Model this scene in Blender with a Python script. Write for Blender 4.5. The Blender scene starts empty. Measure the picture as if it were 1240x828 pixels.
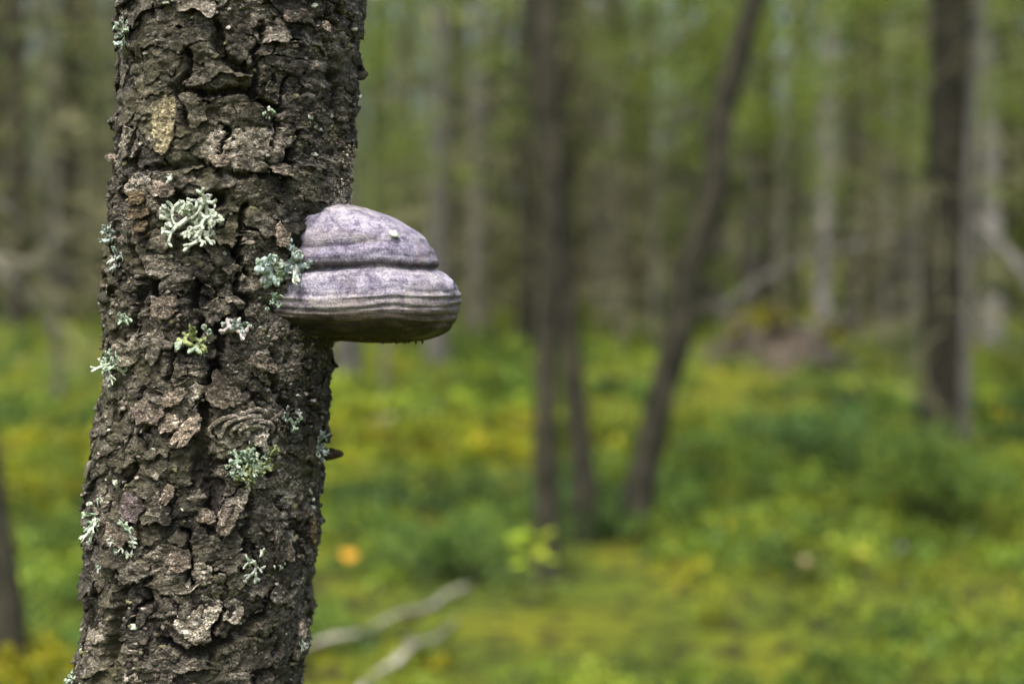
import bpy, math, random
import numpy as np
from mathutils import Vector, Matrix

# ------------------------------------------------------------------ camera, sky, sun, exposure
SC = bpy.context.scene
COL = SC.collection
R = math.radians
FPX = 1240 * 50 / 36            # focal length in photograph pixels
CAM_H = 1.40
PITCH = math.atan((414 - 305) / FPX)
CAM = np.array((0.0, 0.0, CAM_H))

cd = bpy.data.cameras.new('camera')
cam = bpy.data.objects.new('camera', cd)
COL.objects.link(cam)
cam.location = (0, 0, CAM_H)
cam.rotation_euler = (R(90) - PITCH, 0, 0)
cd.lens = 50; cd.sensor_width = 36; cd.clip_start = 0.05; cd.clip_end = 900
cd.dof.use_dof = True; cd.dof.focus_distance = 1.125; cd.dof.aperture_fstop = 2.7
SC.camera = cam

SUN_EL, SUN_AZ = R(66), R(200)   # azimuth measured from +Y clockwise: behind the camera, a little to the left
wd = bpy.data.worlds.new('World'); SC.world = wd; wd.use_nodes = True
wn = wd.node_tree; wn.nodes.clear()
sky = wn.nodes.new('ShaderNodeTexSky'); sky.sky_type = 'NISHITA'; sky.sun_disc = False
sky.sun_elevation = SUN_EL; sky.sun_rotation = SUN_AZ
sky.air_density = 1.0; sky.dust_density = 7.0; sky.ozone_density = 1.0
bg = wn.nodes.new('ShaderNodeBackground'); bg.inputs['Strength'].default_value = 0.14
wo = wn.nodes.new('ShaderNodeOutputWorld')
wn.links.new(sky.outputs[0], bg.inputs[0]); wn.links.new(bg.outputs[0], wo.inputs[0])

sl = bpy.data.lights.new('sun', 'SUN'); sl.energy = 2.0; sl.angle = R(22); sl.color = (1.0, 0.96, 0.86)
so = bpy.data.objects.new('sun', sl); COL.objects.link(so)
sd = Vector((math.sin(SUN_AZ) * math.cos(SUN_EL), math.cos(SUN_AZ) * math.cos(SUN_EL), math.sin(SUN_EL)))
so.rotation_euler = sd.to_track_quat('Z', 'Y').to_euler(); so.location = (0, 0, 30)

SC.view_settings.view_transform = 'Standard'; SC.view_settings.look = 'None'
SC.view_settings.exposure = 1.32; SC.view_settings.gamma = 1.0
SC.render.engine = 'CYCLES'
SC.cycles.use_denoising = True
SC.cycles.max_bounces = 5; SC.cycles.diffuse_bounces = 2; SC.cycles.transmission_bounces = 4
SC.cycles.transparent_max_bounces = 6

# ------------------------------------------------------------------ numeric helpers
rng = np.random.default_rng(7)
random.seed(7)
CP, SP = math.cos(PITCH), math.sin(PITCH)


def raydir(px, py):
    u = (px - 620) / FPX; v = (414 - py) / FPX
    return np.array((u, CP + v * SP, -SP + v * CP))


def at(px, py, Y):
    d = raydir(px, py)
    return CAM + d * (Y / d[1])


def _h(ix, iy, iz, seed):
    n = (ix * 374761393 + iy * 668265263 + iz * 1274126177 + seed * 974634777) & 0xFFFFFFFF
    n = ((n ^ (n >> 13)) * 1274126177) & 0xFFFFFFFF
    n = ((n ^ (n >> 16)) * 2246822519) & 0xFFFFFFFF
    return ((n ^ (n >> 15)) & 0xFFFFFF) / float(0xFFFFFF)


def vnoise(x, y, z=0.0, seed=0):
    """smooth value noise, about -1..1"""
    x, y, z = np.broadcast_arrays(np.asarray(x, float), np.asarray(y, float), np.asarray(z, float))
    ix, iy, iz = np.floor(x).astype(np.int64), np.floor(y).astype(np.int64), np.floor(z).astype(np.int64)
    fx, fy, fz = x - ix, y - iy, z - iz
    fx, fy, fz = (f * f * f * (f * (f * 6 - 15) + 10) for f in (fx, fy, fz))
    r = 0
    for a in (0, 1):
        for b in (0, 1):
            for c in (0, 1):
                w = (fx if a else 1 - fx) * (fy if b else 1 - fy) * (fz if c else 1 - fz)
                r = r + w * _h(ix + a, iy + b, iz + c, seed)
    return r * 2 - 1


def fbm(x, y, z=0.0, seed=0, o=4, g=0.5):
    r, a, s = 0, 1.0, 0
    x, y, z = np.asarray(x, float), np.asarray(y, float), np.asarray(z, float)
    for k in range(o):
        r = r + a * vnoise(x * 2 ** k + 17.3 * k, y * 2 ** k - 9.1 * k, z * 2 ** k + 3.7 * k, seed + k)
        s += a; a *= g
    return r / s * 1.4


def sstep(a, b, x):
    t = np.clip((x - a) / (b - a), 0, 1)
    return t * t * (3 - 2 * t)


def mesh(name, verts, faces, smooth=True, col=None):
    me = bpy.data.meshes.new(name)
    verts = np.ascontiguousarray(verts, np.float32)
    if isinstance(faces, np.ndarray):
        n, k = faces.shape
        me.vertices.add(len(verts)); me.vertices.foreach_set('co', verts.ravel())
        me.loops.add(n * k); me.loops.foreach_set('vertex_index', np.ascontiguousarray(faces, np.int32).ravel())
        me.polygons.add(n)
        me.polygons.foreach_set('loop_start', np.arange(0, n * k, k, dtype=np.int32))
        me.polygons.foreach_set('loop_total', np.full(n, k, np.int32))
        me.update(calc_edges=True)
    else:
        me.from_pydata([tuple(v) for v in verts], [], [tuple(f) for f in faces]); me.update()
    if smooth:
        me.polygons.foreach_set('use_smooth', np.ones(len(me.polygons), bool))
    if col is not None:
        a = me.color_attributes.new('tint', 'FLOAT_COLOR', 'POINT')
        c = np.ones((len(verts), 4), np.float32); c[:, :3] = col
        a.data.foreach_set('color', c.ravel())
    return me


def link(name, me, mat=None, parent=None, loc=(0, 0, 0), kind=None):
    o = bpy.data.objects.new(name, me); COL.objects.link(o)
    o.location = tuple(float(v) for v in loc)
    if mat is not None and me is not None and len(me.materials) == 0:
        me.materials.append(mat)
    if parent is not None: o.parent = parent
    if kind: o['kind'] = kind
    return o


def tag(o, label, cat, group=None):
    o['label'] = label; o['category'] = cat
    if group: o['group'] = group
    return o


def thing(name, label, cat, loc=(0, 0, 0), group=None, rz=0.0):
    o = bpy.data.objects.new(name, None); COL.objects.link(o)
    o.empty_display_size = 0.2
    o.location = tuple(float(v) for v in loc); o.rotation_euler = (0, 0, rz)
    return tag(o, label, cat, group)


class Bag:
    """collects quads / triangles for one mesh"""
    def __init__(s): s.v, s.f, s.n, s.c = [], [], 0, []
    def add(s, v, f, c=None):
        v = np.asarray(v, float); s.v.append(v); s.f.append(np.asarray(f, int) + s.n); s.n += len(v)
        if c is not None: s.c.append(np.broadcast_to(np.asarray(c, float), (len(v), 3)))
    def mesh(s, name, smooth=True):
        return mesh(name, np.concatenate(s.v), np.concatenate(s.f), smooth, np.concatenate(s.c) if s.c else None)


def tube(pts, rad, seg=8, rough=0.0, seed=0, cap=True):
    """quads of a tapered tube along pts"""
    pts = np.asarray(pts, float); rad = np.asarray(rad, float); n = len(pts)
    tan = np.gradient(pts, axis=0); tan /= np.linalg.norm(tan, axis=1)[:, None] + 1e-9
    ref = np.array((0, 1.0, 0)) if abs(tan[0][1]) < 0.9 else np.array((1.0, 0, 0))
    a = np.cross(ref, tan); a /= np.linalg.norm(a, axis=1)[:, None] + 1e-9
    b = np.cross(tan, a)
    th = np.arange(seg) * 2 * math.pi / seg; ct, st = np.cos(th)[None], np.sin(th)[None]
    r = np.repeat(rad[:, None], seg, 1)
    if rough:
        L = np.linalg.norm(pts - pts[0], axis=1)[:, None]
        r = r * (1 + rough * fbm(ct * 2.2, st * 2.2, L * 7, seed, 3))
    V = (pts[:, None] + (ct * r)[..., None] * a[:, None] + (st * r)[..., None] * b[:, None]).reshape(-1, 3)
    i = np.arange(n - 1)[:, None] * seg; j = np.arange(seg)[None]; k = (j + 1) % seg
    F = np.stack([i + j, i + k, i + seg + k, i + seg + j], -1).reshape(-1, 4)
    if cap and seg == 4:
        F = np.concatenate([F, [[3, 2, 1, 0]], [[(n - 1) * seg + q for q in range(4)]]])
    elif cap:
        c0, c1 = len(V), len(V) + 1
        V = np.concatenate([V, pts[:1], pts[-1:]])
        e = np.arange(0, seg, 2)
        A = np.stack([np.full(len(e), c0), (e + 2) % seg, (e + 1) % seg, e], -1)
        o = (n - 1) * seg
        B = np.stack([np.full(len(e), c1), o + e, o + (e + 1) % seg, o + (e + 2) % seg], -1)
        F = np.concatenate([F, A, B])
    return V, F


def smoothpath(P, n):
    P = np.asarray(P, float); t = np.linspace(0, len(P) - 1, n); out = []
    for q in t:
        i = min(int(q), len(P) - 2); f = q - i
        p0, p1, p2, p3 = P[max(i - 1, 0)], P[i], P[i + 1], P[min(i + 2, len(P) - 1)]
        out.append(0.5 * ((2 * p1) + (-p0 + p2) * f + (2 * p0 - 5 * p1 + 4 * p2 - p3) * f * f + (-p0 + 3 * p1 - 3 * p2 + p3) * f ** 3))
    return np.array(out)


# ------------------------------------------------------------------ materials
class NT:
    def __init__(s, name):
        s.m = bpy.data.materials.new(name); s.m.use_nodes = True; s.t = s.m.node_tree
        s.t.nodes.clear(); s.out = s.n('ShaderNodeOutputMaterial')
    def n(s, ty, **k):
        x = s.t.nodes.new(ty)
        for a, b in k.items(): setattr(x, a, b)
        return x
    def l(s, a, b): s.t.links.new(a, b)
    def noise(s, vec, scale, detail=4, rough=0.55, dist=0.0):
        x = s.n('ShaderNodeTexNoise'); x.inputs['Scale'].default_value = scale; x.inputs['Detail'].default_value = detail
        x.inputs['Roughness'].default_value = rough; x.inputs['Distortion'].default_value = dist
        if vec is not None: s.l(vec, x.inputs['Vector'])
        return x.outputs['Fac']
    def ramp(s, fac, stops):
        x = s.n('ShaderNodeValToRGB'); e = x.color_ramp.elements
        while len(e) < len(stops): e.new(0.5)
        for q, (p, c) in zip(e, stops):
            q.position = p; q.color = (*c, 1) if len(c) == 3 else c
        s.l(fac, x.inputs[0]); return x.outputs[0]
    def mix(s, fac, a, b, mode='MIX'):
        x = s.n('ShaderNodeMix', data_type='RGBA', blend_type=mode)
        for sock, v in ((x.inputs[0], fac), (x.inputs[6], a), (x.inputs[7], b)):
            if hasattr(v, 'is_output'): s.l(v, sock)
            elif isinstance(v, (int, float)): sock.default_value = v
            else: sock.default_value = (*v, 1)
        return x.outputs[2]
    def math(s, op, a, b=0.0, c=0.0):
        x = s.n('ShaderNodeMath', operation=op)
        for i, v in enumerate((a, b, c)):
            if hasattr(v, 'is_output'): s.l(v, x.inputs[i])
            else: x.inputs[i].default_value = v
        return x.outputs[0]
    def mapping(s, vec, scale=(1, 1, 1), loc=None):
        x = s.n('ShaderNodeMapping'); x.inputs['Scale'].default_value = scale
        s.l(vec, x.inputs['Vector'])
        if loc is not None: s.l(loc, x.inputs['Location'])
        return x.outputs[0]
    def coords(s, which='Object'): return s.n('ShaderNodeTexCoord').outputs[which]
    def pos(s): return s.n('ShaderNodeNewGeometry').outputs['Position']
    def rnd(s): return s.n('ShaderNodeObjectInfo').outputs['Random']
    def bump(s, h, strength, dist, prev=None):
        x = s.n('ShaderNodeBump'); x.inputs['Strength'].default_value = strength; x.inputs['Distance'].default_value = dist
        s.l(h, x.inputs['Height'])
        if prev is not None: s.l(prev, x.inputs['Normal'])
        return x.outputs[0]
    def principled(s, col, rough=0.85, normal=None, spec=0.3):
        p = s.n('ShaderNodeBsdfPrincipled'); p.inputs['Roughness'].default_value = rough
        p.inputs['Specular IOR Level'].default_value = spec
        if hasattr(col, 'is_output'): s.l(col, p.inputs['Base Color'])
        else: p.inputs['Base Color'].default_value = (*col, 1)
        if normal is not None: s.l(normal, p.inputs['Normal'])
        s.l(p.outputs[0], s.out.inputs[0]); return p
    def leaf(s, col, trans=0.35, rough=0.55):
        p = s.n('ShaderNodeBsdfPrincipled'); p.inputs['Roughness'].default_value = rough
        p.inputs['Specular IOR Level'].default_value = 0.25
        t = s.n('ShaderNodeBsdfTranslucent'); mx = s.n('ShaderNodeMixShader'); mx.inputs[0].default_value = trans
        if hasattr(col, 'is_output'): s.l(col, p.inputs['Base Color']); s.l(col, t.inputs[0])
        else: p.inputs['Base Color'].default_value = (*col, 1); t.inputs[0].default_value = (*col, 1)
        s.l(p.outputs[0], mx.inputs[1]); s.l(t.outputs[0], mx.inputs[2]); s.l(mx.outputs[0], s.out.inputs[0])
    def tint(s):
        x = s.n('ShaderNodeVertexColor'); x.layer_name = 'tint'; return x.outputs[0]


def m_hero_bark(name, dark=False, tone=None):
    t = NT(name); P = t.pos(); rn = t.rnd()
    big = t.noise(P, 14, 5, 0.6, 0.4)
    wr = t.noise(t.mapping(P, (225, 225, 470)), 1, 7, 0.75, 0.9)      # fine horizontal wrinkling
    gr = t.noise(P, 560, 4, 0.7)
    mid = t.noise(t.mapping(P, (95, 95, 170)), 1, 8, 0.7, 0.6)
    q = t.math('MULTIPLY', mid, 13.0); fl = t.math('FLOOR', q)          # thin layers of cork, each with its own tone
    wn_ = t.n('ShaderNodeTexWhiteNoise', noise_dimensions='1D'); t.l(t.math('ADD', fl, t.math('MULTIPLY', rn, 50.0)), wn_.inputs['W'])
    lay = wn_.outputs['Value']
    step = t.math('ADD', fl, t.math('SMOOTH_MIN', t.math('MULTIPLY', t.math('FRACT', q), 5.0), 1.0, 0.3))
    if dark:
        c = t.ramp(mid, [(0.35, (0.008, 0.007, 0.006)), (0.55, (0.026, 0.021, 0.017)), (0.70, (0.075, 0.063, 0.05))])
    else:
        c = t.ramp(mid, [(0.38, (0.010, 0.009, 0.006)), (0.46, (0.058, 0.051, 0.036)), (0.54, (0.135, 0.123, 0.094)), (0.64, (0.365, 0.345, 0.305))])
        c = t.mix(0.5, c, t.ramp(wr, [(0.40, (0.010, 0.009, 0.006)), (0.50, (0.090, 0.081, 0.060)), (0.60, (0.43, 0.405, 0.365))]))
        c = t.mix(0.75, c, t.ramp(lay, [(0.0, (0.55, 0.52, 0.48)), (0.6, (1.0, 0.97, 0.93)), (1.0, (1.65, 1.58, 1.55))]), 'MULTIPLY')
        if tone is None:
            pale = t.ramp(rn, [(0.0, (0.38, 0.38, 0.38)), (0.35, (0.74, 0.74, 0.72)), (0.72, (0.98, 0.98, 0.97)), (0.86, (1.45, 1.45, 1.46)), (1.0, (2.1, 2.1, 2.16))])
        else:
            pale = t.ramp(rn, [(0.0, tuple(v * 0.7 for v in tone)), (1.0, tuple(v * 1.2 for v in tone))])
        c = t.mix(1.0, c, pale, 'MULTIPLY')
    c = t.mix(1.0, c, t.ramp(t.noise(t.mapping(P, (17, 17, 11)), 1, 4, 0.6, 0.7), [(0.36, (0.20, 0.20, 0.20)), (0.46, (0.78, 0.78, 0.78)), (0.55, (1.06, 1.07, 1.07)), (0.66, (1.65, 1.66, 1.64))]), 'MULTIPLY')
    c = t.mix(0.85, c, t.ramp(gr, [(0.40, (0.35, 0.35, 0.35)), (0.52, (1.0, 1.0, 1.0)), (0.62, (2.0, 2.0, 2.0))]), 'MULTIPLY')
    alg = t.math('MULTIPLY', t.ramp(big, [(0.47, (0, 0, 0)), (0.66, (1, 1, 1))]), 0.6 if tone is None else 0.25)
    c = t.mix(alg, c, t.mix(mid, (0.012, 0.012, 0.004), (0.135, 0.130, 0.058)))
    sp = t.ramp(t.noise(P, 190, 6, 0.66, 0.6), [(0.645, (0, 0, 0)), (0.68, (1, 1, 1))])
    c = t.mix(t.math('MULTIPLY', sp, 0.6 if not dark else 0.2), c, (0.30, 0.30, 0.25))
    b = t.bump(step, 0.9, 0.0007)
    b = t.bump(wr, 0.9, 0.0026, b)
    b = t.bump(gr, 0.7, 0.0009, b)
    t.principled(c, 0.8, b, 0.3)
    return t.m


def m_tinted(name, rough=0.85, bump_scale=300, bump_d=0.0008, var=0.5, spec=0.3):
    t = NT(name); P = t.pos()
    n = t.noise(P, bump_scale, 5, 0.65, 0.4)
    c = t.mix(1.0, t.tint(), t.ramp(n, [(0.3, (1 - var,) * 3), (0.7, (1 + var,) * 3)]), 'MULTIPLY')
    t.principled(c, rough, t.bump(n, 0.7, bump_d), spec)
    return t.m


def m_plain(name, c0, c1, scale, bump_d=0.002, rough=0.85, stretch=(1, 1, 1), mid=None):
    t = NT(name); V = t.mapping(t.coords(), stretch)
    n = t.noise(V, scale, 6, 0.62, 0.3)
    st = [(0.33, c0), (0.68, c1)] if mid is None else [(0.32, c0), (0.5, mid), (0.68, c1)]
    t.principled(t.ramp(n, st), rough, t.bump(n, 0.6, bump_d), 0.25)
    return t.m


def m_leaf(name, trans=0.35, var=None):
    t = NT(name); c = t.tint()
    if var is not None:
        c = t.mix(1.0, c, t.ramp(t.rnd(), [(0.0, var[0]), (1.0, var[1])]), 'MULTIPLY')
    t.leaf(c, trans); return t.m


def m_fungus(name, zones):
    """cap skin: concentric colour zones and the painted bottom shade come in through the tint layer, mottling and pores from noise"""
    t = NT(name); P = t.pos()
    mo = t.noise(P, 110, 7, 0.72, 0.5); fi = t.noise(P, 620, 4, 0.7); li = t.noise(t.mapping(P, (28, 28, 420)), 1, 5, 0.6, 0.25)
    c = t.mix(1.0, t.tint(), t.ramp(mo, [(0.38, (0.42, 0.39, 0.50)), (0.5, (0.98, 0.96, 1.02)), (0.62, (1.42, 1.42, 1.38))]), 'MULTIPLY')
    c = t.mix(0.55, c, t.ramp(fi, [(0.38, (0.35, 0.33, 0.40)), (0.62, (1.55, 1.55, 1.52))]), 'MULTIPLY')
    pit = t.ramp(t.noise(P, 330, 5, 0.7, 0.3), [(0.34, (1, 1, 1)), (0.43, (0, 0, 0))])
    c = t.mix(t.math('MULTIPLY', pit, 0.6), c, (0.05, 0.043, 0.055))
    st = t.ramp(t.noise(t.mapping(P, (24, 24, 30)), 1, 5, 0.65, 0.6), [(0.50, (0, 0, 0)), (0.68, (1, 1, 1))])
    c = t.mix(t.math('MULTIPLY', st, 0.45), c, (0.20, 0.165, 0.125))
    c = t.mix(zones, c, t.ramp(li, [(0.34, (0.55, 0.52, 0.55)), (0.66, (1.35, 1.33, 1.3))]), 'MULTIPLY')
    b = t.bump(li, 0.5, 0.0012); b = t.bump(mo, 0.7, 0.0022, b); b = t.bump(fi, 0.8, 0.0013, b)
    t.principled(c, 0.62, b, 0.35)
    return t.m


M_TRUNK = m_hero_bark('old_birch_bark_fissures', True)
M_PLATE = m_hero_bark('old_birch_bark_plates')
M_SCALE = m_tinted('bark_scales', 0.82, 260, 0.0012, 0.55)
M_LICHEN = m_tinted('leafy_lichen', 0.8, 330, 0.0006, 0.28, 0.2)
M_FUNGUS = m_fungus('bracket_skin', 0.22)
M_MARGIN = m_fungus('bracket_margin', 0.85)
M_PORE = m_plain('bracket_pores', (0.018, 0.013, 0.008), (0.07, 0.05, 0.03), 240, 0.001, 0.9)
M_WOODCHIP = m_plain('broken_wood', (0.10, 0.06, 0.028), (0.30, 0.20, 0.10), 60, 0.001, 0.8, (1, 1, 3))
M_SPRUCE = m_plain('spruce_bark', (0.012, 0.012, 0.007), (0.105, 0.100, 0.064), 9, 0.01, 0.9, (1, 1, 0.5))
M_DARKBARK = m_plain('dark_bark', (0.008, 0.008, 0.005), (0.055, 0.051, 0.033), 11, 0.01, 0.9, (1, 1, 0.6))
M_GREYBARK = m_plain('grey_bark', (0.045, 0.042, 0.037), (0.18, 0.172, 0.155), 8, 0.01, 0.85, (1, 1, 0.5))
M_PALEBARK = m_plain('pale_birch_bark', (0.025, 0.022, 0.018), (0.30, 0.29, 0.275), 5, 0.008, 0.8, (1, 1, 1.6), (0.145, 0.14, 0.13))
M_TWIG = m_plain('dead_twigs', (0.085, 0.088, 0.038), (0.26, 0.255, 0.135), 6, 0.002, 0.9)
M_STICK = m_plain('weathered_stick', (0.05, 0.05, 0.025), (0.44, 0.42, 0.36), 13, 0.003, 0.85)
M_NEEDLE = m_leaf('spruce_needles', 0.30, ((0.75, 0.8, 0.8), (1.25, 1.2, 1.0)))
M_BROAD = m_leaf('broad_leaves', 0.45, ((0.85, 0.9, 0.9), (1.15, 1.1, 1.0)))
M_COVER = m_leaf('undergrowth_leaves', 0.35)
M_MOSSLEAF = m_leaf('moss_fronds', 0.30)
M_EARTH = m_plain('torn_earth', (0.018, 0.014, 0.010), (0.105, 0.088, 0.068), 7, 0.02, 0.95)


# ------------------------------------------------------------------ ground
def ground(x, y):
    x = np.asarray(x, float); y = np.asarray(y, float)
    return (0.13 * fbm(x * 0.33, y * 0.33, 0, 11, 3) + 0.075 * fbm(x * 1.15, y * 1.15, 0, 21, 3)
            + 0.03 * vnoise(x * 3.1, y * 3.1, 0, 31)) - 0.02 - 0.10 * np.exp(-((x - 0.25) / 0.8) ** 2 - ((y - 6.2) / 1.1) ** 2)


def g1(x, y): return float(ground(np.array([x]), np.array([y]))[0])


def on_ground(px, py):
    d = raydir(px, py); q = np.arange(3.0, 60.0, 0.02)
    P = CAM + np.outer(q / d[1], d); k = P[:, 2] <= ground(P[:, 0], P[:, 1])
    return P[np.argmax(k)] if k.any() else CAM + d * (40 / d[1])


def m_ground():
    t = NT('forest_floor'); P = t.pos()
    a = t.noise(P, 0.9, 5, 0.6, 0.3); b = t.noise(P, 9, 6, 0.65, 0.3); c = t.noise(P, 55, 4, 0.6)
    col = t.ramp(a, [(0.34, (0.062, 0.096, 0.012)), (0.47, (0.095, 0.125, 0.012)), (0.60, (0.145, 0.155, 0.012)), (0.72, (0.120, 0.105, 0.013))])
    col = t.mix(t.ramp(b, [(0.40, (0.95,) * 3), (0.54, (0,) * 3)]), col, (0.026, 0.024, 0.011))
    t.principled(col, 0.95, t.bump(c, 0.8, 0.02, t.bump(b, 0.8, 0.06)), 0.1)
    return t.m


u = np.linspace(-1, 1, 241)
gx = 8.0 * u + 170 * np.sign(u) * np.abs(u) ** 4.0
w = np.linspace(0, 1, 281)
gy = -25 + 35.0 * w + 330 * w ** 4.5
GX, GY = np.meshgrid(gx, gy)
GV = np.stack([GX, GY, ground(GX, GY)], -1).reshape(-1, 3)
i = np.arange(280)[:, None] * 241 + np.arange(240)[None]
GF = np.stack([i, i + 1, i + 242, i + 241], -1).reshape(-1, 4)
link('ground', mesh('ground', GV, GF), m_ground(), kind='structure')

# ------------------------------------------------------------------ the birch in front: trunk
HD = 1.2                          # distance of the trunk's axis
R0 = 0.0935
AX_A, AX_B = at(291, 0, HD), at(228, 828, HD)
SLOPE = (AX_A[0] - AX_B[0]) / (AX_A[2] - AX_B[2])
OFF_Y = np.array([-200, 0, 100, 200, 290, 350, 440, 500, 600, 700, 760, 828, 1000])
OFF_L = np.array([0, 5, -7, -7, -5, -2, -15, -9, 0, -7, -4, 0, 0]) / 1435
OFF_YR = np.array([-200, 0, 100, 180, 240, 420, 480, 550, 600, 690, 828, 1000])
OFF_R = np.array([0, 9, 12, 12, 14, 5, 5, 2, 4, 0, 0, 0]) / 1435


def axis(z):
    z = np.asarray(z, float)
    zz = np.clip(z, -1, 2.2) + 0.25 * np.maximum(z - 2.2, 0)
    return AX_B[0] + (zz - AX_B[2]) * SLOPE, HD + 0.0 * z


def z2py(z): return 828 + (np.asarray(z) - AX_B[2]) / (AX_A[2] - AX_B[2]) * (-828)


def base_r(th, z):
    """trunk radius without the bark relief"""
    th = np.asarray(th, float); z = np.asarray(z, float)
    r = R0 * (1 + 0.05 * np.clip(1.1 - z, 0, 2) + 0.5 * np.exp(-np.clip(z, 0, 9) / 0.16)) * np.clip(1 - np.maximum(z - 2, 0) / 9.5, 0.02, 1)
    py = z2py(z); s = np.sin(th)
    off = np.where(s < 0, np.interp(py, OFF_Y, OFF_L) * s * s, np.interp(py, OFF_YR, OFF_R) * s * s)
    c, sn = np.cos(th), np.sin(th)
    return r + off + 0.0030 * fbm(c * 2.2, sn * 2.2, z * 9, 41, 2) + 0.0022 * fbm(c * 6, sn * 6, z * 26, 43, 2)


def surf(th, z, h=0.0):
    ax, ay = axis(z); r = base_r(th, z) + h
    return np.stack([ax + np.sin(th) * r, ay - np.cos(th) * r, np.asarray(z, float) + 0 * r], -1)


def hit(px, py):
    """(theta, z) where the view ray of a photograph pixel meets the trunk"""
    d = raydir(px, py); lo_, hi_ = 0.95, 1.32
    for _ in range(2):
        t = np.linspace(lo_, hi_, 150); P = CAM + np.outer(t, d)
        ax, ay = axis(P[:, 2]); th = np.arctan2(P[:, 0] - ax, -(P[:, 1] - ay))
        g = np.hypot(P[:, 0] - ax, P[:, 1] - ay) - base_r(th, P[:, 2]) - 0.003
        k = np.argmax(g < 0) if (g < 0).any() else np.argmin(g)
        lo_, hi_ = t[max(k - 2, 0)], t[min(k + 1, 149)]
    return float(th[k]), float(P[k, 2])


# fissures, drawn as lines on the bark (photograph pixels -> angle and height)
FISS = [([(268, 395), (262, 440), (255, 480), (245, 525), (250, 560), (262, 600), (258, 640)], 0.0050, 1.0),
        ([(398, 0), (402, 50), (405, 95), (412, 140), (415, 190), (412, 235)], 0.0045, 1.0),
        ([(138, 700), (142, 730), (136, 770), (128, 800)], 0.0065, 1.2),
        ([(205, 245), (225, 252), (262, 244)], 0.0060, 1.2),
        ([(185, 345), (186, 385)], 0.0045, 1.0),
        ([(210, 105), (250, 112), (290, 108), (318, 122), (340, 135)], 0.0032, 0.8),
        ([(190, 205), (240, 200), (300, 212), (360, 195)], 0.0026, 0.6),
        ([(225, 520), (238, 545), (240, 575)], 0.0040, 1.0),
        ([(230, 590), (270, 560), (330, 575)], 0.0028, 0.7),
        ([(200, 780), (250, 790), (290, 765), (320, 745)], 0.0040, 0.9),
        ([(305, 600), (300, 640), (295, 690)], 0.0030, 0.7),
        ([(330, 425), (335, 470), (350, 500)], 0.0026, 0.6),
        ([(262, 30), (270, 70), (300, 85)], 0.0034, 0.9),
        ([(160, 300), (170, 345), (158, 400)], 0.0034, 0.9)]
crng = np.random.default_rng(5)
CR_PX = [(175, 470), (225, 60), (318, 30), (350, 90), (300, 250), (160, 560), (345, 600), (220, 640), (180, 700), (270, 720), (330, 760), (375, 600), (240, 330), (290, 330), (205, 420), (370, 470), (150, 220), (265, 150), (365, 160), (310, 480)]
for px, py in CR_PX:
    L_ = crng.uniform(35, 95); x_ = px
    pl = []
    for k in range(6):
        pl.append((x_, py + L_ * k / 5)); x_ += crng.normal(0, 7)
    FISS.append((pl, crng.uniform(0.0013, 0.0026), crng.uniform(0.6, 1.0)))
FS = []
for pl, wdt, dep in FISS:
    q = np.array([hit(*p) for p in pl]); q[:, 0] *= R0
    q = smoothpath(q, 8 * len(q))
    q[:, 0] += 0.0022 * fbm(q[:, 1] * 130, q[:, 0] * 130, 0, 77, 2); q[:, 1] += 0.0022 * fbm(q[:, 1] * 130, q[:, 0] * 130, 5, 78, 2)
    FS.append((q, wdt * 1.45, dep))


def fissure_exact(s, z):
    s, z = np.asarray(s, float), np.asarray(z, float); m = np.zeros(s.shape)
    for q, wdt, dep in FS:
        lo, hi = q.min(0) - 0.02, q.max(0) + 0.02
        sel = (s > lo[0]) & (s < hi[0]) & (z > lo[1]) & (z < hi[1])
        if not sel.any(): continue
        ss, zz = s[sel], z[sel]; d = np.full(ss.shape, 9.0)
        for a in q: d = np.minimum(d, np.hypot(ss - a[0], zz - a[1]))
        wl = wdt * (1 + 0.5 * fbm(ss * 150, zz * 150, 0, 79, 2))
        m[sel] = np.maximum(m[sel], dep * (1 - sstep(0.35, 1.0, d / np.maximum(wl, 1e-4))))
    return m


FGS, FGZ = np.arange(-0.235, 0.235, 0.0006), np.arange(0.93, 1.74, 0.0006)
FGRID = fissure_exact(*np.meshgrid(FGS, FGZ))


def fissure(s, z):
    i = np.clip(((np.asarray(s) + 0.235) / 0.0006 + 0.5).astype(int), 0, len(FGS) - 1); j = np.clip(((np.asarray(z) - 0.93) / 0.0006 + 0.5).astype(int), 0, len(FGZ) - 1)
    return FGRID[j, i]


tree0 = thing('birch_tree', 'lichen-spotted birch with rough flaking bark and a bracket fungus on its trunk', 'tree',
              (float(axis(0)[0]), HD, 0))
ROOT0 = np.array(tree0.location)

# trunk surface: dense where the picture shows it
thd = np.linspace(R(-128), R(128), 380); thb = np.linspace(R(128), R(232), 60)[1:-1]
TH = np.concatenate([thd, thb]); NTH = len(TH)
ZZ = np.concatenate([np.linspace(-0.15, 0.95, 45)[:-1], np.linspace(0.95, 1.72, 500), np.linspace(1.72, 9.6, 90)[1:]])
T2, Z2 = np.meshgrid(TH, ZZ); S2 = np.where(T2 > math.pi, T2 - 2 * math.pi, T2) * R0
c2, s2 = np.cos(T2), np.sin(T2)
rid = 1 - np.abs(fbm(c2 * 9, s2 * 9, Z2 * 70, 51, 3))
hh = 0.0016 * fbm(c2 * 14, s2 * 14, Z2 * 190, 52, 4) - 0.003 * sstep(0.72, 1.0, rid) + 0.0012 * fbm(c2 * 40, s2 * 40, Z2 * 420, 53, 2)
hh = hh * np.clip(1 - np.maximum(Z2 - 2, 0) / 6, 0.1, 1) - 0.009 * fissure(S2, Z2)
TV = surf(T2, Z2, hh).reshape(-1, 3) - ROOT0
i = np.arange(len(ZZ) - 1)[:, None] * NTH; j = np.arange(NTH)[None]; k = (j + 1) % NTH
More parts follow.
